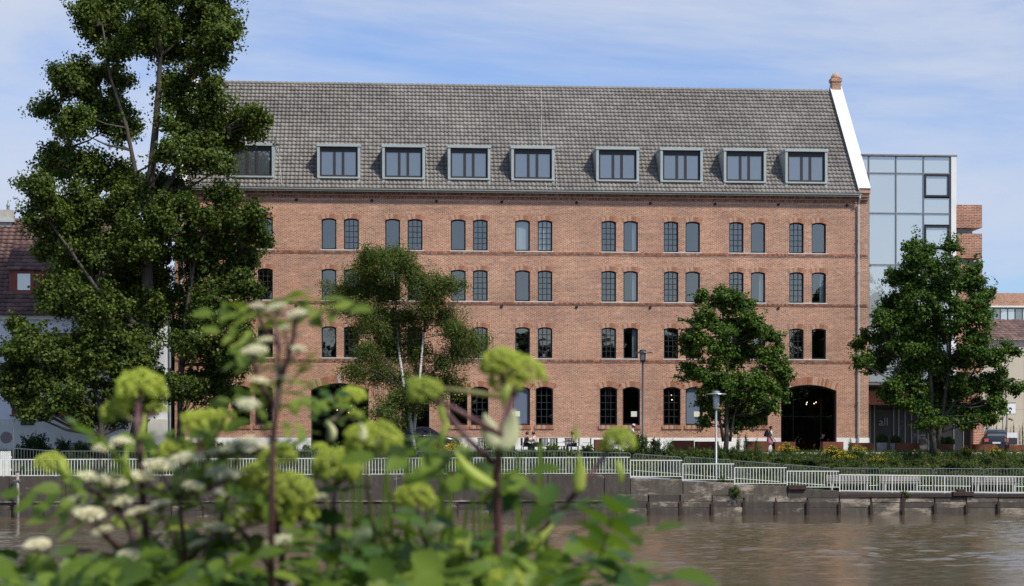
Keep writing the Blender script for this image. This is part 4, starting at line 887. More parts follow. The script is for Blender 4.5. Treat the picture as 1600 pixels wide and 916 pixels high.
# ================================================================ cars
def car(name, label, loc, rotz, paint, L_, Wd, H, st):
    # st: stations (x fraction, half width factor, belt z, top z, top half width factor)
    g = thing(name, label, 'car', loc); g.rotation_euler = (0, 0, 0)
    Mx = Matrix.Translation(loc) @ Matrix.Rotation(rotz, 4, 'Z')
    def ob(b_, n_, mat, par=g, sm=True):
        b_.v = [tuple(Mx @ Vector(v)) for v in b_.v]; return b_.obj(n_, mat, par, smooth=sm)
    rings = []; sill_z = .2
    for fx, hw, zb, zt, tw in st:
        x = fx*L_; w = hw*Wd/2; t = tw*Wd/2
        half = [(w*.93, sill_z), (w*1.0, sill_z+.2), (w*1.0, zb*.75+.1), (w*.965, zb), (t, zt-.035 if zt > zb+.1 else zt-.01), (t*.8, zt)]
        rings.append([(x, y, z) for y, z in half]+[(x, -y, z) for y, z in half[::-1]])
    ob(MB().quadring(rings), 'body', paint)
    cab = [s_ for s_ in st if s_[3] > s_[2]+.12]
    for sd in (1, -1):
        lo = [(fx*L_, sd*(hw*Wd/2*.965-.02*0+.006), zb+.025) for fx, hw, zb, zt, tw in cab]; hi = [(fx*L_, sd*(tw*Wd/2+.012), zt-.075) for fx, hw, zb, zt, tw in cab]
        lo[0] = tuple(np.array(lo[0])+(np.array(lo[1])-np.array(lo[0]))*.25); hi[-1] = tuple(np.array(hi[-1])); 
        b_ = MB(); b_.quadring([[p_ for p_ in lo], [p_ for p_ in hi]], False, False); win = ob(b_, 'side_window', 'car_glass')
        tr = MB(); tr.tube(lo, .013, 5); tr.tube(hi, .013, 5); tr.tube([lo[0], hi[0]], .013, 5); tr.tube([lo[-1], hi[-1]], .013, 5); ob(tr, 'window_trim', 'chrome', win)
        k = len(lo)//2; pl = MB().tube([lo[k], hi[k]], .028, 5); ob(pl, 'pillar', paint, win)
        ob(MB().tube([(L_*.12, sd*(Wd/2-.02), st[0][2]+.16), (L_*.125, sd*(Wd/2+.14), st[0][2]+.19)], [.05, .085], 8), 'mirror', paint)
        for fx in (-.30, .31):
            wh = MB(); wh.quadring([[(fx*L_+r_*math.cos(q), sd*y, .33+r_*math.sin(q)) for q in [2*math.pi*i/20 for i in range(20)]] for r_, y in ((.2, Wd/2-.20), (.31, Wd/2-.2), (.325, Wd/2-.14), (.325, Wd/2-.03), (.30, Wd/2+.005), (.235, Wd/2+.008), (.225, Wd/2-.02))], True, True)
            w1 = ob(wh, 'wheel', 'tyre')
            rm = MB()
            for s5 in range(5):
                q = s5*2*math.pi/5; rm.tube([(fx*L_, sd*(Wd/2-.005), .33), (fx*L_+.22*math.cos(q), sd*(Wd/2-.01), .33+.22*math.sin(q))], [.05, .03], 5)
            ob(rm, 'rim', 'chrome', w1)
        ob(MB().box(L_*.455, L_*.488, sd*Wd*.30-.16, sd*Wd*.30+.16, .58, .70), 'headlight', 'head_light', sm=False)
        ob(MB().box(-L_*.507, -L_*.47, sd*Wd*.36-.14, sd*Wd*.36+.14, .74, .96), 'tail_light', 'tail_light', sm=False)
    for A_, B_, n_ in ((cab[0], st[st.index(cab[0])-1], 'rear_window'), (cab[-1], st[st.index(cab[-1])+1], 'windscreen')):
        s_ = 1 if n_ == 'windscreen' else -1
        p1 = [(A_[0]*L_+.03*s_, y*A_[4]*Wd/2*.86, A_[3]-.04+.015) for y in (-1, 1)]; p2 = [(B_[0]*L_-.03*s_, y*B_[4]*Wd/2*.84, B_[3]+.035) for y in (1, -1)]
        b_ = MB(); b_.v = p1+p2; b_.f = [(0, 1, 2, 3)]; ob(b_, n_, 'car_glass', sm=False)
    ob(MB().box(-L_*.502, -L_*.497, -.26, .26, .62, .73), 'number_plate', 'plate_white', sm=False)
    return g
sedan = [(-.5, .80, .66, .68, .7), (-.485, .9, .90, .94, .78), (-.37, .97, .97, 1.02, .8), (-.25, 1, .97, 1.26, .66), (-.12, 1, .97, 1.42, .62), (.02, 1, .96, 1.46, .62), (.12, 1, .95, 1.40, .63), (.27, .99, .94, 1.0, .74), (.42, .95, .82, .86, .72), (.48, .86, .68, .72, .66), (.5, .75, .55, .6, .6)]
sedan = [(p_[0], p_[1], p_[2]*1.1, p_[3]*1.12, p_[4]) for p_ in sedan]
car('parked_sedan', 'black saloon car with chrome window trim parked behind the birch', (WX(657, -5.2), -5.2, GZ), 0, 'car_black', 4.75, 1.85, 1.45, sedan)
hatch = [(-.5, .82, .7, .74, .72), (-.49, .93, .98, 1.02, .8), (-.45, .98, 1.02, 1.30, .72), (-.38, 1, 1.02, 1.52, .66), (-.1, 1, 1.0, 1.60, .66), (.08, 1, .98, 1.54, .66), (.27, .99, .97, 1.03, .74), (.42, .95, .86, .90, .72), (.485, .86, .68, .72, .66), (.5, .75, .55, .6, .6)]
car('parked_hatchback', 'dark blue hatchback parked with its rear to the water by the beige hall', (WX(1567, 3.0), 4.6, GZ), R(74), 'car_blue', 4.2, 1.8, 1.58, hatch)
# ================================================================ people
def skin_mesh(name, verts, edges, radii, mat, sub=1, root=0):
    bm = bmesh.new(); ly = bm.verts.layers.skin.verify(); vs_ = [bm.verts.new(v) for v in verts]
    for a, b_ in edges: bm.edges.new((vs_[a], vs_[b_]))
    for i, v in enumerate(vs_):
        r_ = radii[i]; v[ly].radius = r_ if hasattr(r_, '__len__') else (r_, r_); v[ly].use_root = (i == root)
    me = bpy.data.meshes.new(name); bm.to_mesh(me); bm.free()
    o = bpy.data.objects.new(name, me); COL.objects.link(o)
    o.modifiers.new('skin', 'SKIN').use_smooth_shade = True; s_ = o.modifiers.new('sub', 'SUBSURF'); s_.levels = s_.render_levels = sub
    dg = bpy.context.evaluated_depsgraph_get(); dg.update(); r_ = bpy.data.meshes.new_from_object(o.evaluated_get(dg))
    bpy.data.objects.remove(o); r_.materials.clear(); r_.materials.append(M[mat]); r_.name = name; return r_
def limb(p, q, f): return tuple(np.array(p)+(np.array(q)-np.array(p))*f)
def person(label, loc, rotz, J, top, bottom, hair='hair_dark', skirt=False, hat=None, shoes='black_plastic', group=None):
    g = thing('person', label, 'person', loc, group); Mx = Matrix.Translation(loc) @ Matrix.Rotation(rotz, 4, 'Z')
    def add(me, n_, par=g): me.transform(Mx); return put(me, n_, par)
    names = ['pelvis', 'waist', 'chest', 'neck', 'head', 'crown']; V = [J[n_] for n_ in names]; E = [(i, i+1) for i in range(5)]
    Rd = [(.15, .11), (.125, .095), (.16, .11), (.052, .052), (.082, .098), (.06, .07)]
    for sd in 'lr':
        b0 = len(V); V += [J['sh'+sd], J['el'+sd], J['wr'+sd], J['ha'+sd]]; E += [(2, b0), (b0, b0+1), (b0+1, b0+2), (b0+2, b0+3)]; Rd += [.055, .042, .03, (.02, .038)]
        b0 = len(V); V += [J['hi'+sd], J['kn'+sd], limb(J['kn'+sd], J['an'+sd], .35), J['an'+sd], J['to'+sd]]; E += [(0, b0), (b0, b0+1), (b0+1, b0+2), (b0+2, b0+3), (b0+3, b0+4)]; Rd += [.085, .06, .058, .038, (.045, .03)]
    me = skin_mesh('body', V, E, Rd, 'skin'); 
    bm = bmesh.new(); bm.from_mesh(me)
    fb = MB()
    for sd in 'lr':                      # five fingers on each hand, curled, thumb from the side of the palm
        h_, w_ = Vector(J['ha'+sd]), Vector(J['wr'+sd]); d = (h_-w_).normalized(); s_ = d.orthogonal().normalized(); n_ = d.cross(s_)
        for k, ln in enumerate((.07, .08, .075, .06)):
            o_ = h_+s_*(.022*(k-1.5)); fb.tube([o_-d*.02, o_+d*ln*.45, o_+d*ln*.8+n_*.012, o_+d*ln*.95+n_*.03], [.009, .0085, .008, .006], 6)
        o_ = w_+d*.035+s_*.03; fb.tube([o_, o_+d*.03+s_*.022+n_*.006, o_+d*.06+s_*.024+n_*.02], [.011, .01, .007], 6)
    hd, fw = Vector(J['head']), Vector(J['face']).normalized(); sdv = fw.cross(Vector((0, 0, 1))).normalized()
    fb.tube([hd+fw*.088+Vector((0, 0, .01)), hd+fw*.115-Vector((0, 0, .02))], [.008, .016], 6)
    for s_ in (1, -1): fb.tube([hd+sdv*s_*.078, hd+sdv*s_*.092-fw*.015], [.025, .028], 8)
    fm = fb.mesh('f', 'skin'); bm.from_mesh(fm); bm.to_mesh(me); bm.free(); me.polygons.foreach_set('use_smooth', [True]*len(me.polygons))
    body = add(me, 'body')
    for s_ in (1, -1): add(MB().lathe([(0, -.012), (.011, -.006), (.011, .006), (0, .012)], 8, tuple(hd+fw*.088+sdv*s_*.032+Vector((0, 0, .022)))).mesh('eye', 'hair_dark'), 'eye', body)
    add(MB().tube([hd+fw*.09+sdv*.022-Vector((0, 0, .045)), hd+fw*.096-Vector((0, 0, .047)), hd+fw*.09-sdv*.022-Vector((0, 0, .045))], .007, 5).mesh('mouth', 'cloth_pink'), 'mouth', body)
    hb = MB(); rings = []
    for i in range(7):
        a = i/6*math.pi*.62; rr = .108*math.sin(a)+.004; zz_ = .122*math.cos(a)
        rings.append([tuple(hd-fw*(.014+.035*i/6)+Vector((rr*math.cos(q), rr*math.sin(q), zz_+.01))) for q in [2*math.pi*j/14 for j in range(14)]])
    add(hb.quadring(rings).mesh('hair', hair, True), 'hair')
    if hat:
        add(MB().lathe([(.125, .02), (.12, .09), (.08, .14), (.02, .155)], 14, tuple(hd)).lathe([(.12, .03), (.15, .025), (.15, .04), (.12, .045)], 14, tuple(hd+fw*.05)).mesh('cap', hat, True), 'cap')
    tv = [limb(J['pelvis'], J['waist'], .15), J['waist'], J['chest'], limb(J['chest'], J['neck'], .6)]; te = [(0, 1), (1, 2), (2, 3)]; tr = [(.165, .128), (.142, .112), (.178, .128), (.07, .07)]
    for sd in 'lr':
        b0 = len(tv); tv += [J['sh'+sd], limb(J['sh'+sd], J['el'+sd], .75)]; te += [(2, b0), (b0, b0+1)]; tr += [.068, .058]
    add(skin_mesh('shirt', tv, te, tr, top), 'shirt')
    if skirt:
        pv = Vector(J['pelvis']); kn = (Vector(J['knl'])+Vector(J['knr']))/2
        sk = MB(); sk.quadring([[tuple(c_+Vector((rr*math.cos(q), rr*.8*math.sin(q)*(1+.1*math.sin(5*q)), 0))) for q in [2*math.pi*j/20 for j in range(20)]] for c_, rr in ((pv+Vector((0, 0, .1)), .15), (pv, .19), ((pv+kn)/2, .22), (kn+(pv-kn)*.12, .25))])
        add(sk.mesh('skirt', bottom, True), 'skirt')
    else:
        tv = [J['pelvis']]; te = []; tr = [(.162, .125)]
        for sd in 'lr':
            b0 = len(tv); tv += [J['hi'+sd], J['kn'+sd], limb(J['kn'+sd], J['an'+sd], .9)]; te += [(0, b0), (b0, b0+1), (b0+1, b0+2)]; tr += [.1, .076, .06]
        add(skin_mesh('trousers', tv, te, tr, bottom), 'trousers')
    for sd in 'lr':
        a, t_ = Vector(J['an'+sd]), Vector(J['to'+sd]); d = (t_-a); d.z = 0
        add(skin_mesh('shoe', [tuple(a-d*.25-Vector((0, 0, .035))), tuple(a+d*.4-Vector((0, 0, .04))), tuple(t_)], [(0, 1), (1, 2)], [.045, .048, .038], shoes), 'shoe')
    return g
def J_stand(h=1.66, step=.0, lean=0.):
    k = h/1.7; P = lambda x, y, z: (x*k, y*k, z*k)
    J = dict(pelvis=P(0, 0, .92), waist=P(.01+lean*.3, 0, 1.08), chest=P(.02+lean*.7, 0, 1.30), neck=P(.03+lean, 0, 1.47), head=P(.06+lean*1.2, 0, 1.58), crown=P(.05+lean*1.2, 0, 1.66), face=(1, 0, -.1))
    for sd, s_ in (('l', 1), ('r', -1)):
        st = step*s_
        J['sh'+sd] = P(.01+lean*.8, s_*.19, 1.37); J['el'+sd] = P(-.02-st*.35+lean*.5, s_*.24, 1.10); J['wr'+sd] = P(.08-st*.5+lean*.4, s_*.23, .88); J['ha'+sd] = P(.11-st*.55+lean*.4, s_*.23, .81)
        J['hi'+sd] = P(0, s_*.095, .88); J['kn'+sd] = P(.05+st*.55, s_*.1, .49); J['an'+sd] = P(-.02+st*.9, s_*.1, .085+(.06 if st < 0 else 0)); J['to'+sd] = P(.13+st*.9, s_*.11, .035+(.0 if st >= 0 else .01))
    return J
def J_sit(lean=0.):
    J = dict(pelvis=(0, 0, .54), waist=(-.01+lean*.2, 0, .70), chest=(.0+lean*.6, 0, .92), neck=(.02+lean, 0, 1.09), head=(.06+lean*1.3, 0, 1.20), crown=(.05+lean*1.3, 0, 1.28), face=(1, 0, -.25))
    for sd, s_ in (('l', 1), ('r', -1)):
        J['sh'+sd] = (.0+lean*.8, s_*.19, .99); J['el'+sd] = (.14+lean*.6, s_*.24, .76); J['wr'+sd] = (.36, s_*.17, .80); J['ha'+sd] = (.43, s_*.15, .80)
        J['hi'+sd] = (.03, s_*.1, .53); J['kn'+sd] = (.45, s_*.11, .53); J['an'+sd] = (.47, s_*.11, .09); J['to'+sd] = (.62, s_*.12, .035)
    return J
wy = -7.4; wx = WX(1203, wy)
person('person in white top and pink skirt walking past the arched gateway', (wx, wy, GZ), 0, J_stand(1.66, .28, .03), 'cloth_white', 'cloth_pink', skirt=True)
bp_ = thing('backpack', 'black backpack on the back of the walking person', 'bag', (wx-.2, wy, GZ+1.05))
put(bevel(MB().quadring([[(wx-.16, wy-.15, GZ+1.0), (wx-.16, wy+.15, GZ+1.0), (wx-.36, wy+.13, GZ+1.02), (wx-.36, wy-.13, GZ+1.02)], [(wx-.14, wy-.15, GZ+1.2), (wx-.14, wy+.15, GZ+1.2), (wx-.34, wy+.14, GZ+1.2), (wx-.34, wy-.14, GZ+1.2)], [(wx-.12, wy-.12, GZ+1.42), (wx-.12, wy+.12, GZ+1.42), (wx-.24, wy+.1, GZ+1.40), (wx-.24, wy-.1, GZ+1.40)]]).mesh('bag_body', 'cloth_navy'), .03, 2), 'bag_body', bp_)
for s_ in (1, -1): MB().tube([(wx-.13, wy+s_*.1, GZ+1.4), (wx+.02, wy+s_*.12, GZ+1.42), (wx+.14, wy+s_*.13, GZ+1.28), (wx+.02, wy+s_*.17, GZ+1.08), (wx-.15, wy+s_*.12, GZ+1.04)], .02, 6).obj('strap', 'cloth_navy', bp_)
sy_ = -5.6
for px, rz_, top, lab, ln in ((838, R(180-25), 'cloth_white', 'person with dark hair and white shirt seated at the terrace table, leaning forward', .12),
                         (898, R(180), 'cloth_sand', 'person with dark hair and sand coloured top seated behind the hedge', .08),
                         (822, R(10), 'cloth_navy', 'person in navy top seated at the terrace table facing the white shirt', .05)):
    person(lab, (WX(px, sy_), sy_+(.25 if px == 822 else 0), GZ), rz_, J_sit(ln), top, 'cloth_navy')
def chair(x, y, rz_):
    g = thing('terrace_chair', 'dark woven terrace chair in front of the brick wall', 'chair', (x, y, GZ), 'dark terrace chairs')
    Mx = Matrix.Translation((x, y, GZ)) @ Matrix.Rotation(rz_, 4, 'Z')
    def ad(b_, n_): b_.v = [tuple(Mx @ Vector(v)) for v in b_.v]; b_.obj(n_, 'black_plastic', g)
    ad(MB().box(-.22, .24, -.23, .23, .42, .46), 'seat')
    for i in range(5): ad(MB().box(-.27, -.245, -.21+i*.09, -.15+i*.09, .47, .9), 'back_slat')
    ad(MB().box(-.28, -.24, -.24, .24, .90, .94), 'back_rail')
    for sx in (-.2, .2):
        for s_ in (-.2, .2): ad(MB().box(sx-.018, sx+.018, s_-.018, s_+.018, 0, .419), 'leg')
    for s_ in (-.25, .25): ad(MB().box(-.25, .2, s_-.02, s_+.02, .64, .665), 'armrest')
for px, a in ((838, 155), (898, 180), (822, 10), (752, 90), (764, 100), (851, 90), (866, 80), (878, 0), (916, 180), (885, 95)): chair(WX(px, sy_), sy_+(.25 if px == 822 else 0) if px in (838, 898, 822) else sy_-.6+.5*(px % 3), R(a))
for px in (830, 888, 758):
    x = WX(px, sy_+.1); y = sy_+.15; g = thing('terrace_table', 'small round terrace table among the dark chairs', 'table', (x, y, GZ), 'terrace tables')
    MB().lathe([(.33, .71), (.35, .72), (.35, .74), (.33, .75)], 20, (x, y, GZ)).obj('table_top', 'terrace_wood', g); MB().lathe([(.22, 0), (.2, .03), (.03, .06), (.03, .709)], 12, (x, y, GZ)).obj('pedestal', 'lamp_dark', g)
# cyclist
cyx, cyy = WX(982, -7.5), -7.5
bk = thing('bicycle', 'bicycle ridden past the slender dark street lamp behind the shrubs', 'bicycle', (cyx+.1, cyy, GZ)); bx_ = cyx+.25
for dx in (-.52, .52):
    wh = MB(); pts = [(bx_+dx+.33*math.cos(q), cyy, GZ+.35+.33*math.sin(q)) for q in [2*math.pi*i/24 for i in range(25)]]; wh.tube(pts, .018, 6); w1 = wh.obj('wheel', 'tyre', bk)
    sp = MB()
    for i in range(12): q = math.pi*i/12; sp.tube([(bx_+dx+.32*math.cos(q), cyy, GZ+.35+.32*math.sin(q)), (bx_+dx-.32*math.cos(q), cyy, GZ+.35-.32*math.sin(q))], .002, 3)
    sp.obj('spokes', 'chrome', w1)
fr = MB(); P_ = lambda x, z: (bx_+x, cyy, GZ+z)
for a, c in (((-.52, .35), (-.05, .30)), ((-.52, .35), (-.18, .80)), ((-.05, .30), (-.18, .85)), ((-.05, .30), (.34, .80)), ((-.16, .78), (.34, .82)), ((.34, .90), (.52, .35))): fr.tube([P_(*a), P_(*c)], .018, 6)
fr.obj('frame', 'car_black', bk)
MB().tube([(bx_+.22, cyy-.27, GZ+1.03), (bx_+.36, cyy-.2, GZ+1.06), (bx_+.34, cyy, GZ+1.05), (bx_+.36, cyy+.2, GZ+1.06), (bx_+.22, cyy+.27, GZ+1.03)], .014, 6).tube([P_(.34, .9), P_(.33, 1.05)], .014, 6).obj('handlebar', 'chrome', bk)
put(bevel(MB().prism([(-.32, -.05), (-.3, -.09), (-.02, -.02), (-.02, .02), (-.3, .09), (-.32, .05)], 'z', 0, .06).mesh('saddle', 'black_plastic'), .012), 'saddle', bk, (bx_+.0, cyy, GZ+.86))
MB().box(bx_-.08, bx_-.02, cyy-.16, cyy-.06, GZ+.12, GZ+.15).box(bx_-.08, bx_-.02, cyy+.06, cyy+.16, GZ+.45, GZ+.48).obj('pedals', 'black_plastic', bk)
Jc = dict(pelvis=(.08, 0, 1.0), waist=(.12, 0, 1.15), chest=(.22, 0, 1.36), neck=(.29, 0, 1.53), head=(.33, 0, 1.64), crown=(.32, 0, 1.72), face=(1, 0, -.1))
for sd, s_ in (('l', 1), ('r', -1)):
    Jc['sh'+sd] = (.21, s_*.19, 1.42); Jc['el'+sd] = (.33, s_*.25, 1.2); Jc['wr'+sd] = (.44, s_*.25, 1.08); Jc['ha'+sd] = (.49, s_*.25, 1.07)
    up_ = .33 if s_ > 0 else 0; Jc['hi'+sd] = (.1, s_*.1, .95); Jc['kn'+sd] = (.45, s_*.11, .72) if up_ else (.33, s_*.11, .55); Jc['an'+sd] = (.2, s_*.11, .56) if up_ else (.17, s_*.11, .24); Jc['to'+sd] = (.33, s_*.11, .52) if up_ else (.3, s_*.11, .19)
person('person in white shirt and white cap riding the bicycle', (cyx, cyy, GZ), 0, Jc, 'cloth_white', 'cloth_sand', hat='cloth_white')

# ================================================================ trees
def leaf_quads(rng, C, Nm, Ln, Wd, jitter=.7, fold=.18):
    n = len(C); Nm = Nm+rng.normal(0, jitter, (n, 3)); Nm /= np.linalg.norm(Nm, axis=1, keepdims=True)+1e-9
    t = rng.normal(0, 1, (n, 3)); a = np.cross(Nm, t); a /= np.linalg.norm(a, axis=1, keepdims=True)+1e-9; b_ = np.cross(Nm, a)
    s_ = rng.uniform(.65, 1.25, (n, 1)); l = Ln*s_/2; w = Wd*s_/2
    V = np.stack([C-a*l, C+b_*w+Nm*w*fold*2-a*l*.15, C+a*l, C-b_*w+Nm*w*fold*2-a*l*.15], 1).reshape(-1, 3)
    return V, np.arange(4*n).reshape(n, 4)
def blob_cloud(rng, blobs, sub_size, subs_per_m3, per_sub, up=.5, shell=.45, flat=.75):
    Cs, Ns, subs = [], [], []
    for (c, rx, ry, rz_) in blobs:
        c = np.array(c); k = max(4, int(subs_per_m3*(rx*ry*rz_)**(2/3)))
        d = rng.normal(0, 1, (k, 3)); d /= np.linalg.norm(d, axis=1, keepdims=True); rr = rng.uniform(shell, 1, (k, 1))
        sc_ = c+d*rr*np.array([rx, ry, rz_])
        for q, dd in zip(sc_, d):
            subs.append((q, c)); n = rng.poisson(per_sub*rng.uniform(.5, 1.4)); s_ = sub_size*rng.uniform(.6, 1.35)
            e = np.clip(rng.normal(0, .56, (n, 3)), -.92, .92); ax = dd+rng.normal(0, .35, 3)+np.array([0, 0, .25]); ax /= np.linalg.norm(ax)
            st_ = rng.uniform(.2, 1.1); Cs.append(q+e*s_*np.array([1, 1, flat])*(1-.22*st_)+ax*(e @ ax)[:, None]*s_*st_); Ns.append(e*.9+dd*.4+np.array([0, 0, up]))
    return np.concatenate(Cs), np.concatenate(Ns), subs
def tree(name, label, base, trunks, blobs, seed, leafm, barkm, Ln, Wd, sub_size, spm, per, group=None, up=.5, shell=.45, flat=.75, twigs=True, jitter=.7):
    rng = np.random.default_rng(seed); g = thing(name, label, 'tree', base, group)
    C, Nm, subs = blob_cloud(rng, blobs, sub_size, spm, per, up, shell, flat)
    V, Q = leaf_quads(rng, C, Nm, Ln, Wd, jitter); put(mesh_np('crown', V, Q, leafm), 'crown', g)
    tb = MB(); path = []
    for pts, r0, r1 in trunks:
        P = [Vector(p) for p in pts]; 
        # resample with slight wobble
        out = []
        for i in range(len(P)-1):
            for f in (0, .5): out.append(P[i].lerp(P[i+1], f)+Vector(rng.normal(0, r0*.15, 3))*(1 if f else 0))
        out.append(P[-1]); tb.tube(out, [r0*1.25 if i == 0 else r0+(r1-r0)*i/(len(out)-1) for i in range(len(out))], 9); path += [(p, r0+(r1-r0)*i/(len(out)-1)) for i, p in enumerate(out)]
    ends = {}
    for (c, rx, ry, rz_) in blobs:
        c = Vector(c); cand = [(p, r_) for p, r_ in path if p.z < c.z-.1*rz_] or path[:2]
        p, r_ = min(cand, key=lambda q: (q[0]-c).length+.3*abs((c.z-q[0].z)-.7*((q[0]-c).xy.length)))
        mid = p.lerp(c, .5)+Vector((0, 0, -.06*(c-p).length)); rr = min(r_*.6, .03+.018*(c-p).length); tb.tube([p, mid, c], [rr, rr*.7, rr*.3], 6); ends[tuple(np.round(c, 4))] = (p, c)
    if twigs:
        for q, c in subs[::2]:
            c_ = Vector(c); q_ = Vector(q); st_ = c_+Vector(rng.normal(0, .15, 3)); mid = st_.lerp(q_, .55)+Vector(rng.normal(0, .08, 3)); L_ = (q_-c_).length
            tb.tube([st_, mid, q_], [.012+.006*L_, .010+.003*L_, .006], 4, False)
    put(tb.mesh('trunk', barkm, True), 'trunk', g); return g
def px_blobs(lst, Y, seed, dspread, dfac=.8):
    rng = random.Random(seed); out = []
    for cx_, cy_, rx, rz_ in lst:
        y = Y+rng.uniform(-1, 1)*dspread
        for k in range(3 if min(rx, rz_) > 12 else 1):
            q = rng.uniform(0, 6.28); f = rng.uniform(.65, .95); c2, z2, y2 = cx_+rx*f*math.cos(q), cy_+rz_*f*math.sin(q), y+rng.uniform(-1, 1)*.6; p = W(c2, z2, y2); s_ = pxm(c2, y2); rr = rng.uniform(.35, .55)
            out.append(((p.x, p.y, p.z), rx*rr/s_, max(.35, min(rx, rz_)/s_*dfac*rr), rz_*rr/s_))
        rx, rz_ = rx*.86, rz_*.86; s_ = pxm(cx_, y); p = W(cx_, cy_, y); out.append(((p.x, p.y, p.z), rx/s_, max(.7, min(rx, rz_)/s_*dfac), rz_/s_))
    return out
PY = -8.8
pb = px_blobs([(158, 42, 40, 40), (135, 20, 20, 20), (240, 15, 45, 50), (215, 55, 35, 35), (255, 70, 40, 45), (310, 20, 45, 40), (340, 60, 36, 36), (322, 95, 32, 28), (250, -50, 85, 50), (170, -20, 40, 40), (330, -20, 45, 40),
    (350, 45, 26, 18), (180, 85, 24, 22),
    (128, 135, 38, 36), (80, 168, 22, 18), (160, 170, 42, 38), (115, 190, 34, 26), (105, 120, 18, 16), (190, 130, 20, 24), (195, 205, 22, 26),
    (285, 130, 38, 36), (330, 160, 40, 36), (375, 190, 36, 26), (400, 185, 20, 14), (350, 225, 40, 30), (290, 190, 34, 34), (310, 250, 46, 38),
    (95, 262, 46, 34), (60, 285, 22, 22), (150, 262, 40, 36), (70, 315, 34, 30), (125, 320, 50, 40), (190, 265, 24, 26), (190, 330, 48, 42), (250, 300, 40, 40), (225, 360, 50, 36),
    (80, 385, 40, 36), (140, 400, 56, 44), (210, 430, 52, 44), (100, 450, 48, 42), (160, 480, 58, 44), (225, 505, 40, 44), (255, 345, 24, 36), (262, 235, 18, 20), (205, 300, 20, 26), (235, 400, 30, 36), (180, 380, 40, 36), (240, 460, 30, 40), (270, 300, 26, 30)], PY, 5, 2.6)
B = lambda px, py, dy=0.: tuple(W(px, py, PY+dy))
base = (WX(212, PY), PY, terr(WX(212, PY), PY))
tree('poplar_tree', 'tall dark green poplar rising above the roofs between white house and warehouse', base,
     [([base, B(222, 600), B(230, 450), B(232, 310), B(243, 200), B(250, 90), B(252, -40)], .48, .06), ([B(231, 330), B(212, 270, -.4), B(198, 200, -.6), B(172, 120, -.9), B(160, 40, -1)], .17, .04),
      ([B(231, 340), B(275, 270, .8), B(310, 160, 1.2), B(335, 50, 1)], .19, .04), ([B(228, 420), B(160, 330, 1), B(110, 230, 1.4), B(95, 160, 1)], .24, .05), ([B(224, 520), B(150, 450, -1), B(80, 350, -1.5)], .2, .05)],
     pb, 11, 'leaf_poplar', 'bark', .185, .155, .48, 30, 84, up=.35, shell=.15)
lb = px_blobs([(350, 320, 34, 30), (385, 350, 34, 28), (340, 370, 46, 36), (405, 372, 16, 16), (300, 330, 30, 32), (310, 420, 40, 40), (365, 420, 40, 36), (385, 440, 22, 30), (300, 480, 34, 40), (345, 490, 46, 38), (375, 520, 22, 36), (330, 545, 50, 34), (360, 575, 32, 26),
     (310, 590, 42, 30), (345, 610, 34, 20), (285, 600, 20, 28), (295, 530, 30, 30), (290, 380, 20, 30)], PY-.4, 6, 1.8)
base = (WX(281, PY), PY+.3, terr(WX(281, PY), PY+.3))
tree('linden_tree', 'dark broadleaf tree with ivy dark trunk covering the left end of the brick wall', base, [([base, B(281, 600), B(290, 500), B(305, 400), B(330, 330)], .22, .05), ([B(283, 570), B(325, 490, .6), B(370, 400, .8)], .13, .04)],
     lb, 12, 'leaf_poplar', 'bark', .185, .155, .44, 30, 84, up=.35, shell=.15)
ob_ = px_blobs([(60, 535, 50, 36), (25, 560, 30, 30), (100, 580, 56, 40), (50, 605, 46, 36), (150, 560, 50, 40), (190, 600, 46, 40), (95, 632, 40, 24), (135, 640, 26, 26), (215, 560, 40, 44), (225, 610, 34, 34), (60, 640, 26, 14), (185, 645, 36, 20), (15, 590, 18, 20), (128, 655, 12, 18), (30, 515, 22, 14)], PY-1.2, 7, 1.5)
base = (WX(160, PY), PY-1, terr(WX(160, PY), PY-1))
tree('oak_tree', 'low spreading dark tree drooping in front of the white house wall', base, [([base, B(158, 640, -1), B(140, 580, -1), B(110, 540, -1)], .2, .06), ([B(158, 630, -1), B(195, 580, -1), B(215, 540, -1)], .14, .05), ([B(156, 640, -1), B(90, 600, -1.2), B(40, 570, -1)], .13, .04)],
     ob_, 13, 'leaf_poplar', 'bark', .185, .155, .40, 32, 76, up=.3, shell=.15)
# birch
BYt = -8.4; Bb = lambda px, py, dy=0.: tuple(W(px, py, BYt+dy))
bb = px_blobs([(600, 400, 44, 22), (570, 420, 36, 22), (640, 420, 40, 24), (540, 450, 36, 16), (600, 450, 50, 26), (670, 450, 40, 26), (700, 440, 26, 18), (545, 475, 40, 14), (590, 490, 44, 24), (640, 490, 50, 28), (695, 490, 40, 26), (715, 520, 36, 18), (740, 535, 24, 14),
     (600, 530, 46, 22), (650, 540, 46, 26), (570, 540, 26, 12), (590, 570, 46, 18), (550, 575, 26, 8), (630, 590, 40, 22), (690, 560, 40, 20), (620, 620, 46, 18), (600, 640, 36, 12), (660, 610, 36, 22), (700, 595, 36, 14), (575, 500, 26, 12), (620, 660, 16, 10), (620, 395, 26, 16), (580, 395, 22, 14)], BYt, 8, 1.5, .9)
base = (WX(648, BYt), BYt, terr(WX(648, BYt), BYt))
rng = np.random.default_rng(21)
birch = thing('birch_tree', 'airy birch with two white stems in front of the parked black car', 'tree', base)
C, Nm, subs = blob_cloud(rng, bb, .46, 62, 62, .2, .05, .6)
dr = rng.uniform(0, 1, len(C))**2; C[:, 2] -= dr*.7
V, Q = leaf_quads(rng, C, Nm, .105, .075, .9); put(mesh_np('crown', V, Q, 'leaf_birch'), 'crown', birch)
tb = MB(); stems = [[base, Bb(640, 650), Bb(632, 610), Bb(622, 540, 1.), Bb(618, 470, 1.4), Bb(612, 400, 1.2)], [Bb(646, 680), Bb(650, 645), Bb(655, 600), Bb(662, 520, 1.), Bb(668, 450, 1.4)]]
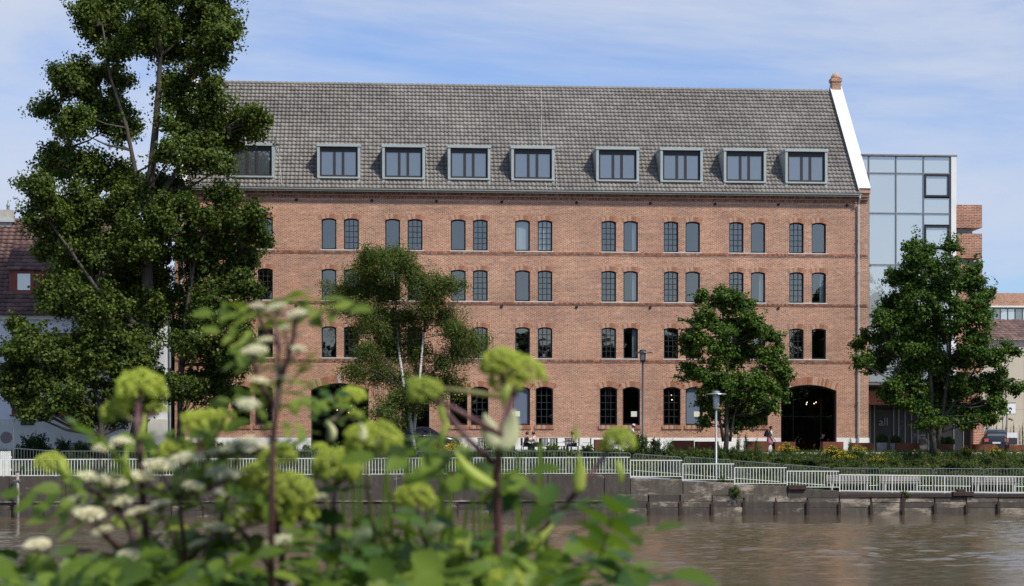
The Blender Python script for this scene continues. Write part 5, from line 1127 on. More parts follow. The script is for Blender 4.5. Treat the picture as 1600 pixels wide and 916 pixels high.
tb.tube(stems[0], [.15, .11, .09, .07, .05, .02], 9); tb.tube(stems[1], [.10, .09, .08, .06, .02], 9)
put(tb.mesh('trunk', 'birch_bark', True), 'trunk', birch); tb = MB()
for (c, rx, ry, rz_) in bb:
    c = Vector(c); st_ = min((Vector(p) for s_ in stems for p in s_[2:]), key=lambda p: (p-c).length+(.0 if p.z < c.z else 3)); tb.tube([st_, st_.lerp(c, .5)+Vector((0, 0, .25)), c], [.035, .022, .01], 5)
for q, c in subs[::2]:
    q_, c_ = Vector(q), Vector(c); tb.tube([c_, c_.lerp(q_, .6)+Vector((0, 0, .12)), q_-Vector((0, 0, .25))], [.011, .008, .004], 4, False)
put(tb.mesh('branches', 'bark', True), 'branches', birch)
# maples
MY = -8.9; Bm = lambda px, py, dy=0.: tuple(W(px, py, MY+dy))
mb_ = px_blobs([(1098, 462, 12, 14), (1125, 470, 22, 20), (1155, 478, 22, 18), (1095, 500, 26, 24), (1140, 505, 40, 30), (1185, 510, 24, 26), (1205, 530, 18, 22), (1085, 540, 24, 26), (1120, 545, 40, 32), (1170, 550, 40, 32), (1205, 565, 24, 26), (1078, 585, 18, 14), (1105, 590, 36, 26), (1150, 600, 44, 32), (1195, 600, 34, 28), (1222, 590, 14, 22), (1110, 630, 22, 24), (1150, 640, 40, 26), (1188, 630, 28, 22), (1211, 636, 9, 12), (1100, 655, 10, 12), (1148, 662, 22, 10), (1178, 646, 16, 11)], MY, 9, 1.3)
base = (WX(1133, MY), MY, terr(WX(1133, MY), MY))
tree('maple_tree', 'smaller round green maple beside the pale promenade lamp', base, [([base, Bm(1135, 660), Bm(1137, 600), Bm(1135, 540), Bm(1128, 480)], .15, .04), ([Bm(1131, 690), Bm(1122, 645), Bm(1108, 590)], .1, .03), ([Bm(1140, 690), Bm(1147, 650), Bm(1175, 580)], .09, .03)], mb_, 14, 'leaf_maple', 'bark_maple', .155, .135, .34, 34, 76, up=.6, shell=.1, flat=.65)
mb2 = px_blobs([(1428, 382, 7, 16), (1450, 395, 9, 14), (1432, 412, 18, 22), (1483, 385, 7, 18), (1487, 410, 10, 20), (1465, 418, 18, 18), (1405, 430, 14, 14), (1440, 445, 32, 24), (1480, 445, 26, 24), (1520, 420, 9, 16), (1515, 445, 20, 22), (1540, 460, 12, 20), (1410, 470, 28, 22), (1450, 480, 36, 26), (1500, 480, 32, 28), (1535, 490, 22, 22), (1385, 500, 22, 16), (1425, 510, 38, 28), (1475, 520, 40, 30), (1525, 525, 32, 28), (1370, 530, 24, 18), (1345, 535, 12, 10), (1400, 545, 36, 24), (1450, 555, 44, 28), (1500, 560, 42, 30), (1545, 555, 26, 20), (1575, 545, 20, 8), (1560, 595, 22, 16), (1345, 568, 16, 7), (1375, 565, 26, 16), (1420, 590, 40, 26), (1470, 600, 46, 28), (1520, 600, 38, 26), (1585, 610, 12, 9), (1395, 615, 24, 18), (1430, 630, 36, 20), (1480, 640, 44, 24), (1530, 635, 34, 22), (1560, 630, 14, 14), (1460, 660, 26, 10), (1510, 660, 22, 10), (1540, 655, 12, 8)], MY, 10, 1.7)
base = (WX(1460, MY), MY, terr(WX(1460, MY), MY))
tree('maple_tree', 'large broad green maple in front of the glazed annex', base, [([base, Bm(1455, 650), Bm(1452, 570), Bm(1448, 470), Bm(1435, 400)], .2, .03), ([Bm(1464, 700), Bm(1472, 650), Bm(1485, 560), Bm(1485, 420)], .16, .03), ([Bm(1458, 690), Bm(1440, 640), Bm(1400, 560)], .1, .03), ([Bm(1470, 660), Bm(1505, 610), Bm(1545, 540)], .1, .03)], mb2, 15, 'leaf_maple', 'bark_maple', .165, .14, .37, 34, 82, up=.6, shell=.1, flat=.65)
# wood on the camera's own bank, seen only as reflections in the window panes
rng = np.random.default_rng(33); far_b = []
for i in range(34):
    x = -95+i*5.6+rng.uniform(-2, 2); h = rng.uniform(15, 21); far_b.append(((x, -150+rng.uniform(-6, 6), 2.2+h*.62), 3.6, 3, h*.42)); far_b.append(((x+2, -150+rng.uniform(-6, 6), 2.2+h*.3), 3.6, 3, h*.3))
C, Nm, _ = blob_cloud(rng, far_b, 1.4, 4, 13, .4, .3); V, Q = leaf_quads(rng, C, Nm, 1.5, 1.2)
tag(put(mesh_np('wood', V, Q, 'leaf_shrub_dark'), 'wood'), 'dark wood on the near bank behind the viewer', 'wood', kind='stuff')
# ================================================================ shrubs, grass, planters' plants
def shrub_mesh(name, seed, mat, Ln, Wd, n, lobes=9, spiky=False):
    rng = np.random.default_rng(seed); bl = []
    for i in range(lobes):
        a = rng.uniform(0, 2*math.pi); r_ = rng.uniform(0, .62); h = rng.uniform(.25, .75)*(1-.35*r_)
        if spiky: bl.append(((r_*math.cos(a), r_*math.sin(a), h), .13, .13, .36))
        else: bl.append(((r_*math.cos(a), r_*math.sin(a), h), .40, .40, .30))
    bl.append(((0, 0, .22), .75, .75, .25))
    C, Nm, _ = blob_cloud(rng, bl, .16, 40, n/lobes/9., .5, .4); V, Q = leaf_quads(rng, C, Nm, Ln, Wd, .7); V[:, 2] = np.maximum(V[:, 2], .0)
    return mesh_np(name, V, Q, mat)
def stem_mesh(seed):
    rg = random.Random(seed); b_ = MB()
    for i in range(9):
        a = rg.uniform(0, 6.28); r_ = rg.uniform(.1, .5); b_.tube([(0, 0, 0), (r_*.4*math.cos(a), r_*.4*math.sin(a), .35), (r_*math.cos(a), r_*math.sin(a), .75)], [.03, .02, .008], 4)
    return b_.mesh('stems', 'bark')
SV = [shrub_mesh('foliage', 51, 'leaf_shrub', .11, .085, 2600), shrub_mesh('foliage', 52, 'leaf_shrub', .12, .09, 2400), shrub_mesh('foliage', 53, 'leaf_shrub_dark', .11, .085, 2800), shrub_mesh('foliage', 54, 'leaf_light', .15, .05, 1500, 14, True), shrub_mesh('foliage', 55, 'leaf_shrub', .10, .08, 2400, 12, True)]
ST = [stem_mesh(i) for i in range(2)]
def flowers_mesh(seed):
    rng = np.random.default_rng(seed); n = 210; a = rng.uniform(0, 6.28, n); r_ = np.sqrt(rng.uniform(0, 1., n)); h = .42+.66*rng.uniform(0, 1, n)*(1-.4*r_)
    C = np.stack([r_*np.cos(a), r_*np.sin(a), h*(1-.25*r_)], 1); V, Q = leaf_quads(rng, C, np.tile([0, -.6, .8], (n, 1)), .075, .07, .5); return mesh_np('blossoms', V, Q, 'yellow_petal')
FL = [flowers_mesh(1), flowers_mesh(2)]
rgs = random.Random(77)
def where(px):
    for lim, s_ in ((290, 'below the white house'), (480, 'beside the poplar'), (600, 'below the big arched doorway'), (760, 'below the parked black car'), (985, 'below the terrace chairs'), (1110, 'below the slender street lamp'), (1200, 'below the smaller maple'), (1340, 'below the arched gateway'), (1420, 'below the dark entrance'), (9999, 'below the large maple')):
        if px < lim: return s_
def shrub(px, ptop, wpx, Y, v, label=None, group=None, name='shrub', flower=False, cat='shrub', base=None):
    if label is None or label == 'dark': label = ('dense dark bush ' if label else 'leafy green shrub ')+('at the foot of the bank ' if Y < -10.5 else 'on the upper bank ')+where(px); group = label
    x = WX(px, Y); z0 = terr(x, Y)-.05 if base is None else base; h = max(.25, WZ(px, ptop, Y)-z0); w = wpx/pxm(px, Y)/2
    g = thing(name, label, cat, (x, Y, z0), group); r_ = rgs.uniform(0, 6.28)
    put(SV[v], 'foliage', g, (x, Y, z0), (0, 0, r_), (w, w*.9, h)); put(ST[int(px) % 2], 'stems', g, (x, Y, z0), (0, 0, r_), (w, w, h))
    if flower: put(FL[int(px) % 2], 'blossoms', g, (x, Y, z0), (0, 0, 0), (w, w*.9, h*1.06))
DK = dict(label='dark')
for a in ((60, 672, 70, -9.2, 2), (95, 680, 40, -9.6, 2), (30, 690, 40, -10, 2), (110, 700, 40, -10.6, 2)): shrub(*a, label='dark ivy covered bush beside the round sign', group='dark bushes beside the round sign')
U = rgs.uniform
for px in range(130, 290, 22): shrub(px, 692+U(-9, 10), U(26, 44), -9.3+U(-.4, .3), 2 if px % 3 else 0, **DK)
for px in range(295, 640, 23): shrub(px, 696+U(-8, 8), U(26, 44), -9.4+U(-.4, .4), rgs.choice((0, 1, 2, 4)))
for px in range(640, 760, 22): shrub(px, 699+U(-5, 6), U(26, 42), -9.6+U(-.4, .3), rgs.choice((0, 3, 1)))
for px in range(760, 985, 20): shrub(px, 693+U(-4, 9), U(28, 46), -9.4+U(-.4, .4), rgs.choice((0, 2, 2, 1)), **DK)
for a in ((992, 668, 30, -9.1, 2), (1006, 674, 34, -9.0, 4), (1026, 680, 34, -9.2, 2), (1046, 684, 30, -9.2, 4)): shrub(*a, label='tall upright dark shrub at the foot of the slender street lamp', group='tall shrubs by the slender lamp')
for px in range(1062, 1200, 21): shrub(px, 701+U(-9, 6), U(24, 42), -9.6+U(-.5, .4), rgs.choice((0, 1, 4, 3)))
for px in range(985, 1240, 27): shrub(px, 714+U(-5, 7)+(px-985)*.02, U(26, 46), -11+U(-.4, .4), rgs.choice((0, 1, 2, 3)))
for px in range(1200, 1330, 22): shrub(px, 713+U(-7, 6), U(26, 46), -9.9+U(-.4, .5), rgs.choice((0, 2, 1, 3)))
for px in range(1340, 1610, 29): shrub(px, 719+U(-8, 6), U(24, 50), -10+U(-.5, .6), rgs.choice((2, 0, 1, 4)), **DK)
for px in range(20, 980, 34): shrub(px, 717+U(-6, 8), U(24, 42), -11.3+U(-.3, .3), rgs.choice((0, 1, 2, 3)))
for px in range(1240, 1610, 31): shrub(px, 739+U(-7, 6), U(28, 48), -11.6+U(-.3, .3), rgs.choice((0, 1, 2, 4)))
for px in range(1060, 1600, 17): shrub(px+U(-6, 6), 706+U(-10, 8), U(8, 15), -8.9+U(-.4, .3), 3, label='thin pale weed stalk on top of the bank', group='pale weed stalks on the bank', name='weed', cat='weed')
YL = dict(label='clump of yellow flowers on the bank below the steel planters', group='yellow flower clumps', name='flower_clump', flower=True, cat='flowers')
for a in ((1230, 692, 36, -8.6, 1), (1302, 697, 38, -8.9, 1), (1341, 693, 28, -8.9, 0), (1318, 706, 40, -9.4, 1), (1508, 696, 26, -8.8, 0), (1556, 697, 24, -8.8, 0), (1370, 712, 30, -9.6, 1), (715, 686, 48, -9.0, 3), (688, 692, 40, -9.2, 3), (320, 692, 24, -8.9, 1)): shrub(*a, **YL)
for px in (1165, 1153, 1182, 1327): shrub(px, 676 if px < 1180 else 685, 18, -9, 3, label='wispy pale green weed growing tall on the bank', group='tall pale weeds on the bank', name='weed', cat='weed')
for a in ((1148, 758, 24, QY-.1, 1, prom(WX(1148, QY))-.75), (1413, 764, 26, QY+.05, 0, prom(WX(1413, QY))-.35), (1130, 741, 26, QY+.35, 1, None), (36, 722, 16, QY+.4, 0, None), (862, 728, 18, QY+.6, 0, None)): shrub(*a[:5], label='small weed tuft rooted in the top of the quay wall', group='weeds in the quay wall', name='weed', cat='weed', base=a[5])
# clipped box balls in grey pots
def boxball(px, py, rpx, Y, potted):
    p = W(px, py, Y); r_ = rpx/pxm(px, Y); g = thing('box_ball', 'clipped round box ball in front of the dark entrance', 'shrub', (p.x, Y, GZ), 'clipped box balls by the entrance')
    rng = np.random.default_rng(int(px)); n = 1500; d = rng.normal(0, 1, (n, 3)); d /= np.linalg.norm(d, axis=1, keepdims=True); V, Q = leaf_quads(rng, d*r_*rng.uniform(.9, 1.02, (n, 1)), d, .07, .06, .5)
    put(mesh_np('foliage', V, Q, 'boxwood'), 'foliage', g, p)
    MB().lathe([(r_*.5, -r_*.86), (r_*.88, -r_*.3), (r_*.88, r_*.3), (r_*.5, r_*.86)], 12, tuple(p)).obj('core', 'leaf_shrub_dark', g, smooth=True)
    MB().lathe([(.26, GZ-p.z), (.34, -r_*.5), (.31, -r_*.52), (.05, -r_*.55)], 16, tuple(p)).obj('pot', 'concrete_light' if potted else 'zinc_dark', g)
for a in ((1378, 687, 9.5), (1399.5, 688.5, 8), (1470, 690.5, 8.5), (1483, 690.5, 8.5)): boxball(*a, -5.5, True)
for i, px in enumerate((1545, 1557, 1571, 1584, 1598)):
    shrub(px, 652+2*(i % 3), 5, 19.8, 4, label='thin climbing plant trained up the beige board wall', group='climbing plants on the board wall', name='climbing_plant', cat='plant', base=GZ)
# grass and ground cover on the bank
rng = np.random.default_rng(90); n = 52000
X = rng.uniform(WX(-40, -10), WX(1640, -10), n); Y = rng.uniform(-12.35, -8.3, n); Z = np.array([terr(a, b_) for a, b_ in zip(X, Y)])
h = rng.uniform(.10, .38, n); a = rng.uniform(0, 6.28, n); w = .012+.01*rng.uniform(0, 1, n); lean = rng.normal(0, .12, (n, 2))
dx, dy_ = np.cos(a)*w, np.sin(a)*w
V = np.stack([np.stack([X-dx, Y-dy_, Z-.03], 1), np.stack([X+dx, Y+dy_, Z-.03], 1), np.stack([X+lean[:, 0]+dx*.2, Y+lean[:, 1]+dy_*.2, Z+h], 1), np.stack([X+lean[:, 0]-dx*.2, Y+lean[:, 1]-dy_*.2, Z+h], 1)], 1).reshape(-1, 3)
tag(put(mesh_np('grass', V, np.arange(4*n).reshape(n, 4), 'grass'), 'grass'), 'rough green grass covering the river bank', 'grass', kind='stuff')
n = 26000; X = rng.uniform(WX(-40, -10), WX(1640, -10), n); Y = rng.uniform(-12.3, -8.3, n); Z = np.array([terr(a_, b_) for a_, b_ in zip(X, Y)])+rng.uniform(.02, .25, n)
V, Q = leaf_quads(rng, np.stack([X, Y, Z], 1), np.tile([0, -.3, .9], (n, 1)), .13, .10, .6)
tag(put(mesh_np('ground_cover', V, Q, 'leaf_shrub'), 'ground_cover'), 'leafy ground cover on the river bank', 'ground cover', kind='stuff')

# ================================================================ foreground: angelica and elder on the near bank
def octa(b_, c, r_):
    i = len(b_.v); x, y, z = c; b_.v += [(x+r_, y, z), (x-r_, y, z), (x, y+r_, z), (x, y-r_, z), (x, y, z+r_), (x, y, z-r_)]
    b_.f += [(i, i+2, i+4), (i+2, i+1, i+4), (i+1, i+3, i+4), (i+3, i, i+4), (i+2, i, i+5), (i+1, i+2, i+5), (i+3, i+1, i+5), (i, i+3, i+5)]
def umbel_mesh(seed, rays=34, spread=1.75):
    rg = random.Random(seed); fl = MB(); st_ = MB()
    for i in range(rays):
        f = (i+.5)/rays; th = math.acos(1-f*(1-math.cos(spread))); ph = i*2.39996+rg.uniform(-.15, .15)
        d = Vector((math.sin(th)*math.cos(ph), math.sin(th)*math.sin(ph), math.cos(th))); c = d*.80*rg.uniform(.92, 1.05); c.z = c.z*.85-.05
        st_.tube([(0, 0, -.15), c*.55, c*.93], [.022, .014, .012], 4, False)
        q = d.orthogonal().normalized(); q2 = d.cross(q); m_ = 30; rr = .185*rg.uniform(.85, 1.1)
        for k in range(m_):
            g_ = (k+.5)/m_; t2 = math.acos(1-g_*1.25); p2 = k*2.39996
            dd = d*math.cos(t2)+(q*math.cos(p2)+q2*math.sin(p2))*math.sin(t2)
            octa(fl, c+dd*rr*rg.uniform(.8, 1.05), .046*rg.uniform(.8, 1.25))
    return fl.mesh('umbel', 'umbel'), st_.mesh('umbel_rays', 'stem_green')
UM = [umbel_mesh(1), umbel_mesh(2, 30, 1.5), umbel_mesh(3, 40, 2.0), umbel_mesh(4, 22, 1.3)]
def leaflet(b_, M4, ln, wd, n=9, droop=.12, ser=.16):
    i0 = len(b_.v)
    for i in range(n+1):
        t = i/n; w = wd*.5*(math.sin(math.pi*min(1, t**.72))**.85)*(1+(ser if i % 2 else -ser)*(0 < i < n)); z = -droop*ln*t*t
        for s_ in (-1, 0, 1): b_.v.append(tuple(M4 @ Vector((ln*t, s_*w, z+abs(s_)*w*.28))))
    for i in range(n):
        for s_ in (0, 1): a = i0+i*3+s_; b_.f.append((a, a+1, a+4, a+3))
def leaf_mesh(seed, mat, pairs=2, ser=.16, ln=.085, wd=.055):
    rg = random.Random(seed); b_ = MB(); L_ = ln*(pairs+.6); 
    b_.tube([(-.04, 0, -.005), (L_*.5, 0, .004), (L_, 0, 0)], [.0028, .0022, .0015], 5)
    leaflet(b_, Matrix.Translation((L_*.97, 0, 0)), ln*1.25, wd*1.2, ser=ser)
    for k in range(pairs):
        for s_ in (-1, 1):
            a = s_*R(rg.uniform(48, 70)); leaflet(b_, Matrix.Translation((L_*(k+.6)/(pairs+.6), 0, 0)) @ Matrix.Rotation(a, 4, 'Z') @ Matrix.Rotation(rg.uniform(-.35, .35), 4, 'X'), ln*rg.uniform(.85, 1.1), wd*rg.uniform(.85, 1.1), ser=ser)
    return b_.mesh('leaf', mat, True)
LF = [leaf_mesh(i, 'leaf_fg' if i % 3 else 'leaf_fg_dark', 1+i % 3) for i in range(6)]
LE = [leaf_mesh(20+i, 'leaf_elder', 2, .06, .06, .034) for i in range(3)]
def sheath_mesh(mat, open_=False):
    b_ = MB(); rings = []
    for i in range(9):
        t = i/8; w = math.sin(math.pi*(.08+.92*t)**.8)*.17*(1-.15*t)+.02; rings.append([(w*math.cos(q)*1.0, w*.62*math.sin(q)+.10*math.sin(math.pi*t), t) for q in [2*math.pi*j/12 for j in range(12)]])
    return b_.quadring(rings).mesh('sheath', mat, True)
SH = [sheath_mesh('sheath'), sheath_mesh('sheath_cream')]
def axis_rot(z, roll=0.): return (Vector(z).to_track_quat('Z', 'Y').to_matrix() @ Matrix.Rotation(roll, 3, 'Z')).to_euler()
def leaf_rot(d, nrm):
    d = Vector(d).normalized(); nrm = Vector(nrm); nrm = (nrm-d*nrm.dot(d)).normalized(); y = nrm.cross(d); return Matrix((d, y, nrm)).transposed().to_euler()
rgf = random.Random(5)
VIEW = Vector((SA, CA, 0)); RIGHT = Vector((CA, -SA, 0)); UP = Vector((0, 0, 1))
def add_leaf(g, px, py, t, k=None, size=1., mesh=None, side=None):
    p = WD(px, py, t); a = rgf.uniform(0, 6.28) if side is None else side
    d = RIGHT*math.cos(a)+(-VIEW)*math.sin(a)*.8+UP*rgf.uniform(-.25, .35); nrm = UP*rgf.uniform(.5, 1)+(-VIEW)*rgf.uniform(.2, .9)+RIGHT*rgf.uniform(-.4, .5)
    me = mesh or LF[rgf.randrange(6) if k is None else k]; put(me, 'leaf', g, p, leaf_rot(d, nrm), size*rgf.uniform(.42, .95))
def add_umbel(g, px, py, w, t, v=None, tilt=(0, 0)):
    r_ = w/2/F*t*1.06; p = WD(px, py+w*.12, t); v = rgf.randrange(3) if v is None else v
    ax = UP+RIGHT*tilt[0]-VIEW*(.15+tilt[1]); rot = axis_rot(ax, rgf.uniform(0, 6)); o = put(UM[v][0], 'umbel', g, p, rot, r_); put(UM[v][1], 'umbel_rays', o, p, rot, r_); return p, r_
BANK = 2.2
def angelica(label, t, stem, r0, umbels, sheaths=(), leaves=(), purple=True, group=None):
    p0 = WD(stem[0][0], stem[0][1], t); g = thing('angelica_plant', label, 'plant', (p0.x, p0.y, BANK-.05), group)
    pts = [WD(x, y, t+.05*math.sin(i*1.7)) for i, (x, y) in enumerate(stem)]; full = [Vector((p0.x+.02, p0.y, BANK-.05)), Vector((p0.x, p0.y, (BANK+p0.z)/2))]+pts
    MB().tube(full, [r0*1.6]+[r0*1.3]+[r0*(1-.45*i/max(1, len(pts)-1)) for i in range(len(pts))], 10).obj('stem', 'stem_purple' if purple else 'stem_green', g, smooth=True)
    for u in umbels:
        px, py, w = u[:3]; tl = u[4] if len(u) > 4 else (rgf.uniform(-.2, .2), 0); tt = t+rgf.uniform(-.08, .08)
        p, r_ = add_umbel(g, px, py, w, tt, u[3] if len(u) > 3 else None, tl)
        j = min(pts, key=lambda q: (q-p).length if q.z < p.z+.01 else 9)
        if (j-p).length < .004: continue
        mid = j.lerp(p, .55)+RIGHT*rgf.uniform(-.008, .008); MB().tube([j, mid, p-UP*r_*.1], [r0*.62, r0*.5, r0*.4], 8).obj('stalk', 'stem_purple' if purple and rgf.random() < .7 else 'stem_green', g, smooth=True)
    for px, py, ln, dirx, diry, kind in sheaths:
        p = WD(px, py, t-.05); d = RIGHT*dirx-UP*diry; s_ = ln/F*t; put(SH[kind], 'sheath', g, p, axis_rot(d, rgf.uniform(0, 6)), (s_*1.5, s_*1.5, s_) if kind else (s_, s_, s_))
    for l in leaves: add_leaf(g, l[0], l[1], t+rgf.uniform(-.25, .25), size=l[2] if len(l) > 2 else 1.)
    return g
A = []
A.append(angelica('angelica with one lime umbel above a smaller one on a thick purple stem', 3.7, [(232, 1000), (229, 850), (222, 760), (214, 660), (217, 625)], .0098, [(220, 600, 82, 0), (188, 640, 66, 1, (-.3, .2)), (245, 640, 40, 3)], [(214, 690, 46, .25, -1, 0), (205, 760, 60, -.1, -1, 0), (232, 740, 40, .6, -.6, 0)], [(190, 720), (250, 770), (170, 690)]))
A.append(angelica('angelica with a single small umbel leaning over the water and budding sheaths', 3.9, [(225, 960), (190, 870), (150, 810), (112, 752)], .0065, [(80, 722, 54, 0)], [(112, 760, 36, -.6, -.7, 0), (128, 770, 46, .1, -1, 0), (105, 745, 30, -.5, -1, 0)], [(120, 800)]))
A.append(angelica('angelica with a broad ragged umbel on a stem slanting from the lower right', 3.8, [(470, 960), (412, 870), (360, 810), (318, 740), (312, 700)], .0085, [(322, 662, 78, 1), (300, 655, 44, 3), (350, 650, 40, 3), (275, 700, 60, 2)], [(318, 700, 34, .1, -1, 0)], [(330, 720), (300, 740), (360, 830)]))
A.append(angelica('dense clump of overlapping olive green umbels on dark stems', 3.6, [(440, 1000), (442, 880), (432, 820), (425, 780)], .009, [(432, 712, 66, 0), (408, 745, 80, 2), (455, 760, 80, 0), (420, 790, 86, 2), (470, 800, 64, 1), (395, 800, 54, 3)], (), [(400, 840), (470, 850), (440, 870)]))
A.append(angelica('angelica with a rounded umbel on two thin red stems beside the dense clump', 3.7, [(520, 1000), (522, 880), (520, 800), (524, 760)], .0065, [(525, 722, 78, 2), (505, 745, 36, 3), (550, 735, 44, 3)], [(550, 820, 44, .8, -.5, 0)], [(500, 830), (560, 840)]))
A.append(angelica('angelica with a wide drooping umbel in front of the railing', 3.5, [(600, 1000), (590, 860), (575, 770), (572, 720)], .006, [(585, 688, 98, 1), (560, 680, 54, 3), (612, 700, 44, 3)], [(566, 690, 30, -.1, -1, 1)], [(560, 760), (610, 800)], purple=False))
A.append(angelica('leafy shoot with a small flat umbel before the dark arched doorway', 3.9, [(515, 1000), (512, 860), (508, 740), (515, 660), (545, 632)], .005, [(550, 618, 50, 1), (556, 648, 26, 3), (500, 700, 30, 3)], [(520, 690, 34, -.3, -1, 1)], [(500, 660, .6), (485, 690, .6), (520, 640, .5), (495, 620, .4), (478, 655, .4)], purple=False))
A.append(angelica('tallest angelica with big double umbel, purple stem and a cream bract', 3.4, [(775, 1040), (778, 860), (776, 740), (782, 680), (800, 622)], .0105, [(808, 580, 92, 0), (780, 560, 62, 2), (665, 606, 58, 0, (-.25, .1)), (648, 598, 30, 3)], [(784, 705, 66, .3, -1, 1), (776, 700, 56, -.35, -1, 1), (772, 760, 84, -.8, -.75, 0), (700, 660, 46, -.2, .9, 0), (690, 625, 50, .25, .9, 0), (795, 600, 40, -.2, .9, 0)], [(740, 740), (760, 710), (720, 760), (725, 690, .8)]))
st8 = WD(772, 725, 3.4); MB().tube([st8, WD(735, 690, 3.4), WD(700, 648, 3.42), WD(672, 615, 3.45)], [.0068, .006, .005, .003], 8).obj('stalk', 'stem_purple', A[-1], smooth=True)
A.append(angelica('angelica with a lone umbel on a purple stem leaning right across the water', 3.6, [(740, 1000), (800, 880), (862, 815), (920, 745), (950, 705)], .0085, [(968, 684, 56, 0, (.3, 0)), (945, 700, 30, 3)], [(965, 720, 40, .1, .9, 0), (905, 770, 60, 0, -1, 0), (900, 690, 26, .0, -1, 0), (790, 870, 90, .8, -.55, 0)], [(860, 800, 1.2), (900, 830, 1.3), (830, 780, 1.1), (890, 790, 1.1), (920, 850, 1.1), (850, 850, 1.)]))
A.append(angelica('angelica with a domed umbel and pale bracts low over the water', 3.7, [(690, 1000), (672, 870), (660, 835), (652, 800)], .0068, [(648, 772, 66, 2)], [(662, 840, 44, .7, -.5, 1), (655, 835, 50, -1, -.25, 0), (695, 815, 30, .3, -1, 0)], [(620, 850), (700, 860)]))
A.append(angelica('low angelica with half hidden umbels among the bottom leaves', 3.3, [(788, 1100), (790, 960), (790, 930)], .007, [(788, 905, 68, 2), (720, 850, 26, 3)], [(730, 870, 36, .2, -1, 0)], [(760, 900), (820, 920)], purple=False))
A.append(angelica('young angelica with small green umbels among white elder blossom', 4.1, [(280, 1000), (278, 890), (275, 850)], .005, [(275, 828, 44, 3), (262, 880, 34, 3), (282, 780, 36, 1), (235, 870, 30, 3)], (), [(255, 880, .8), (300, 870, .8)], purple=False))
# mass of leaves along the bottom
env = [(-30, 925), (60, 900), (110, 885), (180, 875), (260, 880), (330, 865), (420, 845), (520, 825), (620, 835), (720, 840), (800, 850), (880, 830), (930, 860), (975, 915)]
for i in range(105):
    px = rgf.uniform(-25, 965); top = np.interp(px, [e[0] for e in env], [e[1] for e in env]); py = top+(940-top)*rgf.uniform(0, 1)**.8; t = rgf.uniform(3.1, 4.3)
    q = min(A, key=lambda g: abs(g.location.x-WD(px, py, t).x)+.25*rgf.random()); add_leaf(q, px, py, t, size=rgf.uniform(.8, 1.25))
# elder: flat cream blossom heads on branching twigs
def blossom_mesh(seed, n=190):
    rg = random.Random(seed); b_ = MB(); s_ = MB()
    for i in range(n):
        r_ = math.sqrt((i+.5)/n); a = i*2.39996+rg.uniform(-.2, .2); z = .30*(1-r_*r_)+rg.uniform(-.07, .07); c = Vector((r_*math.cos(a)*rg.uniform(.85, 1.08), r_*math.sin(a)*rg.uniform(.85, 1.08), z))
        i0 = len(b_.v); rr = .11*rg.uniform(.8, 1.25); b_.v.append(tuple(c+Vector((0, 0, .015))))
        tx_, ty_ = rg.uniform(-.5, .5), rg.uniform(-.5, .5)
        for k in range(10): q = 2*math.pi*k/10; ra = rr*(1 if k % 2 else .55); b_.v.append((c.x+ra*math.cos(q), c.y+ra*math.sin(q), c.z+ra*(tx_*math.cos(q)+ty_*math.sin(q))))
        b_.f += [(i0, i0+1+k, i0+1+(k+1) % 10) for k in range(10)]
        if i % 3 == 0: s_.tube([(0, 0, -.55), (c.x*.6, c.y*.6, c.z-.2), (c.x, c.y, c.z)], [.025, .015, .01], 3, False)
    return b_.mesh('blossom_head', 'blossom'), s_.mesh('flower_stalks', 'stem_green')
BL = [blossom_mesh(i) for i in range(3)]
def elder(label, t, root, branches, heads, leaves):
    p0 = WD(root[0], root[1], t); g = thing('elder_shrub', label, 'shrub', (p0.x, p0.y, BANK-.05)); b_ = MB(); nodes = []
    b_.tube([(p0.x, p0.y, BANK-.05), (p0.x+.01, p0.y, (BANK+p0.z)/2), p0], [.012, .010, .008], 8)
    for br in branches:
        P = [WD(x, y, t+.06*math.sin(x)) for x, y in br]; b_.tube(P, [.0065, .003], 7); nodes += P
    for px, py, w in heads:
        tt = t-.16+rgf.uniform(-.08, .08); p = WD(px, py, tt); s_ = w/2/F*tt*.86; j = rgf.randrange(3); rot = axis_rot(UP+RIGHT*rgf.uniform(-.35, .3)-VIEW*rgf.uniform(.08, .38), rgf.uniform(0, 6))
        o = put(BL[j][0], 'blossom_head', g, p, rot, s_); put(BL[j][1], 'flower_stalks', o, p, rot, s_)
        q = min(nodes, key=lambda n_: (n_-p).length if n_.z < p.z else 9); b_.tube([q, q.lerp(p, .6)-UP*.01, p-UP*s_*.45], [.003, .0025, .002], 5)
    b_.obj('branches', 'stem_purple', g, smooth=True)
    for px, py in leaves: add_leaf(g, px, py, t+rgf.uniform(-.05, .25), mesh=LE[rgf.randrange(3)], size=rgf.uniform(.75, 1.))
lv = [(rgf.gauss(430, 26), rgf.uniform(470, 690)) for _ in range(26)]
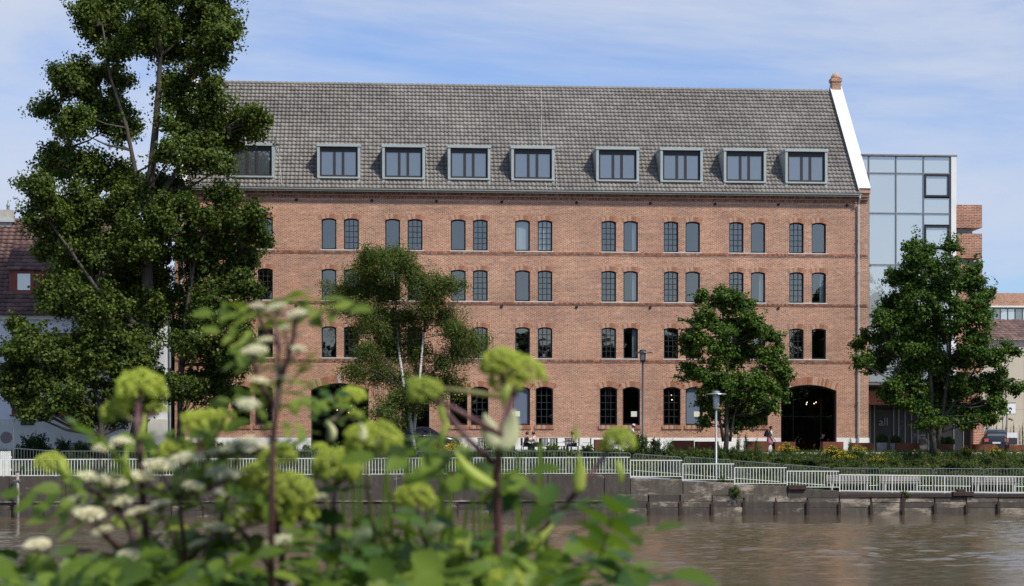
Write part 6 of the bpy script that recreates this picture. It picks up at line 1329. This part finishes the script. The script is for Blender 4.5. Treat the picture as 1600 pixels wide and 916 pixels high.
elder('upright elder shoot with cream blossom heads in front of the brick wall', 3.35, (424, 980), [[(424, 980), (424, 800), (426, 690), (434, 600), (436, 540), (428, 490)], [(434, 600), (450, 560), (460, 520), (458, 490)], [(430, 640), (405, 600), (395, 560)], [(436, 540), (410, 510), (400, 480)]],
      [(432, 480, 40), (464, 491, 40), (398, 548, 48), (466, 545, 30), (388, 632, 48), (415, 532, 34), (405, 596, 44), (440, 592, 24), (402, 478, 30), (445, 512, 22)], lv)
hd_ = [(58, 851, 52), (138, 802, 60), (170, 752, 70), (140, 745, 46), (188, 782, 56), (250, 728, 66), (292, 716, 60), (225, 745, 50), (205, 868, 50), (130, 908, 40), (340, 826, 60), (300, 760, 44), (345, 741, 60), (375, 695, 66), (342, 706, 44), (400, 700, 54), (360, 742, 46), (215, 800, 46), (160, 830, 40), (250, 790, 50), (310, 850, 40), (385, 797, 26), (345, 770, 30), (436, 845, 50), (190, 690, 44), (160, 700, 40), (120, 780, 36), (500, 776, 24), (268, 905, 40)]
lv = [(rgf.uniform(90, 400), rgf.uniform(700, 860)) for _ in range(34)]
elder('spreading elder bush with many flat cream blossom heads among the angelica', 3.62, (250, 1000), [[(250, 1000), (220, 880), (190, 800), (165, 740)], [(220, 880), (140, 860), (70, 862)], [(250, 1000), (290, 880), (280, 780), (285, 730)], [(290, 880), (340, 830), (360, 760), (370, 710)], [(190, 800), (150, 770), (130, 760)], [(250, 960), (300, 900), (330, 840)]], hd_, lv)
# long grass blades
for i, (px, n_) in enumerate(((690, 10), (745, 7), (560, 9), (640, 8), (830, 6))):
    p0 = WD(px, 1000, 3.9); g = thing('grass_tuft', 'tuft of long narrow grass blades between the angelica stems', 'grass', (p0.x, p0.y, BANK-.05), 'grass tufts on the near bank')
    for k in range(n_):
        x1 = px+rgf.uniform(-70, 70); y1 = rgf.uniform(690, 850); b_ = MB(); P = [Vector((p0.x+rgf.uniform(-.04, .04), p0.y, BANK-.05)), WD((px+x1)/2, 960, 3.9), WD(x1, y1, 3.9+rgf.uniform(-.2, .2))]; P.append(P[2]+RIGHT*rgf.uniform(-.05, .05)-UP*rgf.uniform(-.02, .03))
        rings = []
        for q, w in zip(P, (.004, .0045, .003, .0006)): rings.append([q-RIGHT*w, q+VIEW*w*.4, q+RIGHT*w])
        b_.quadring(rings, False, False).obj('blade', 'leaf_fg', g, smooth=True)
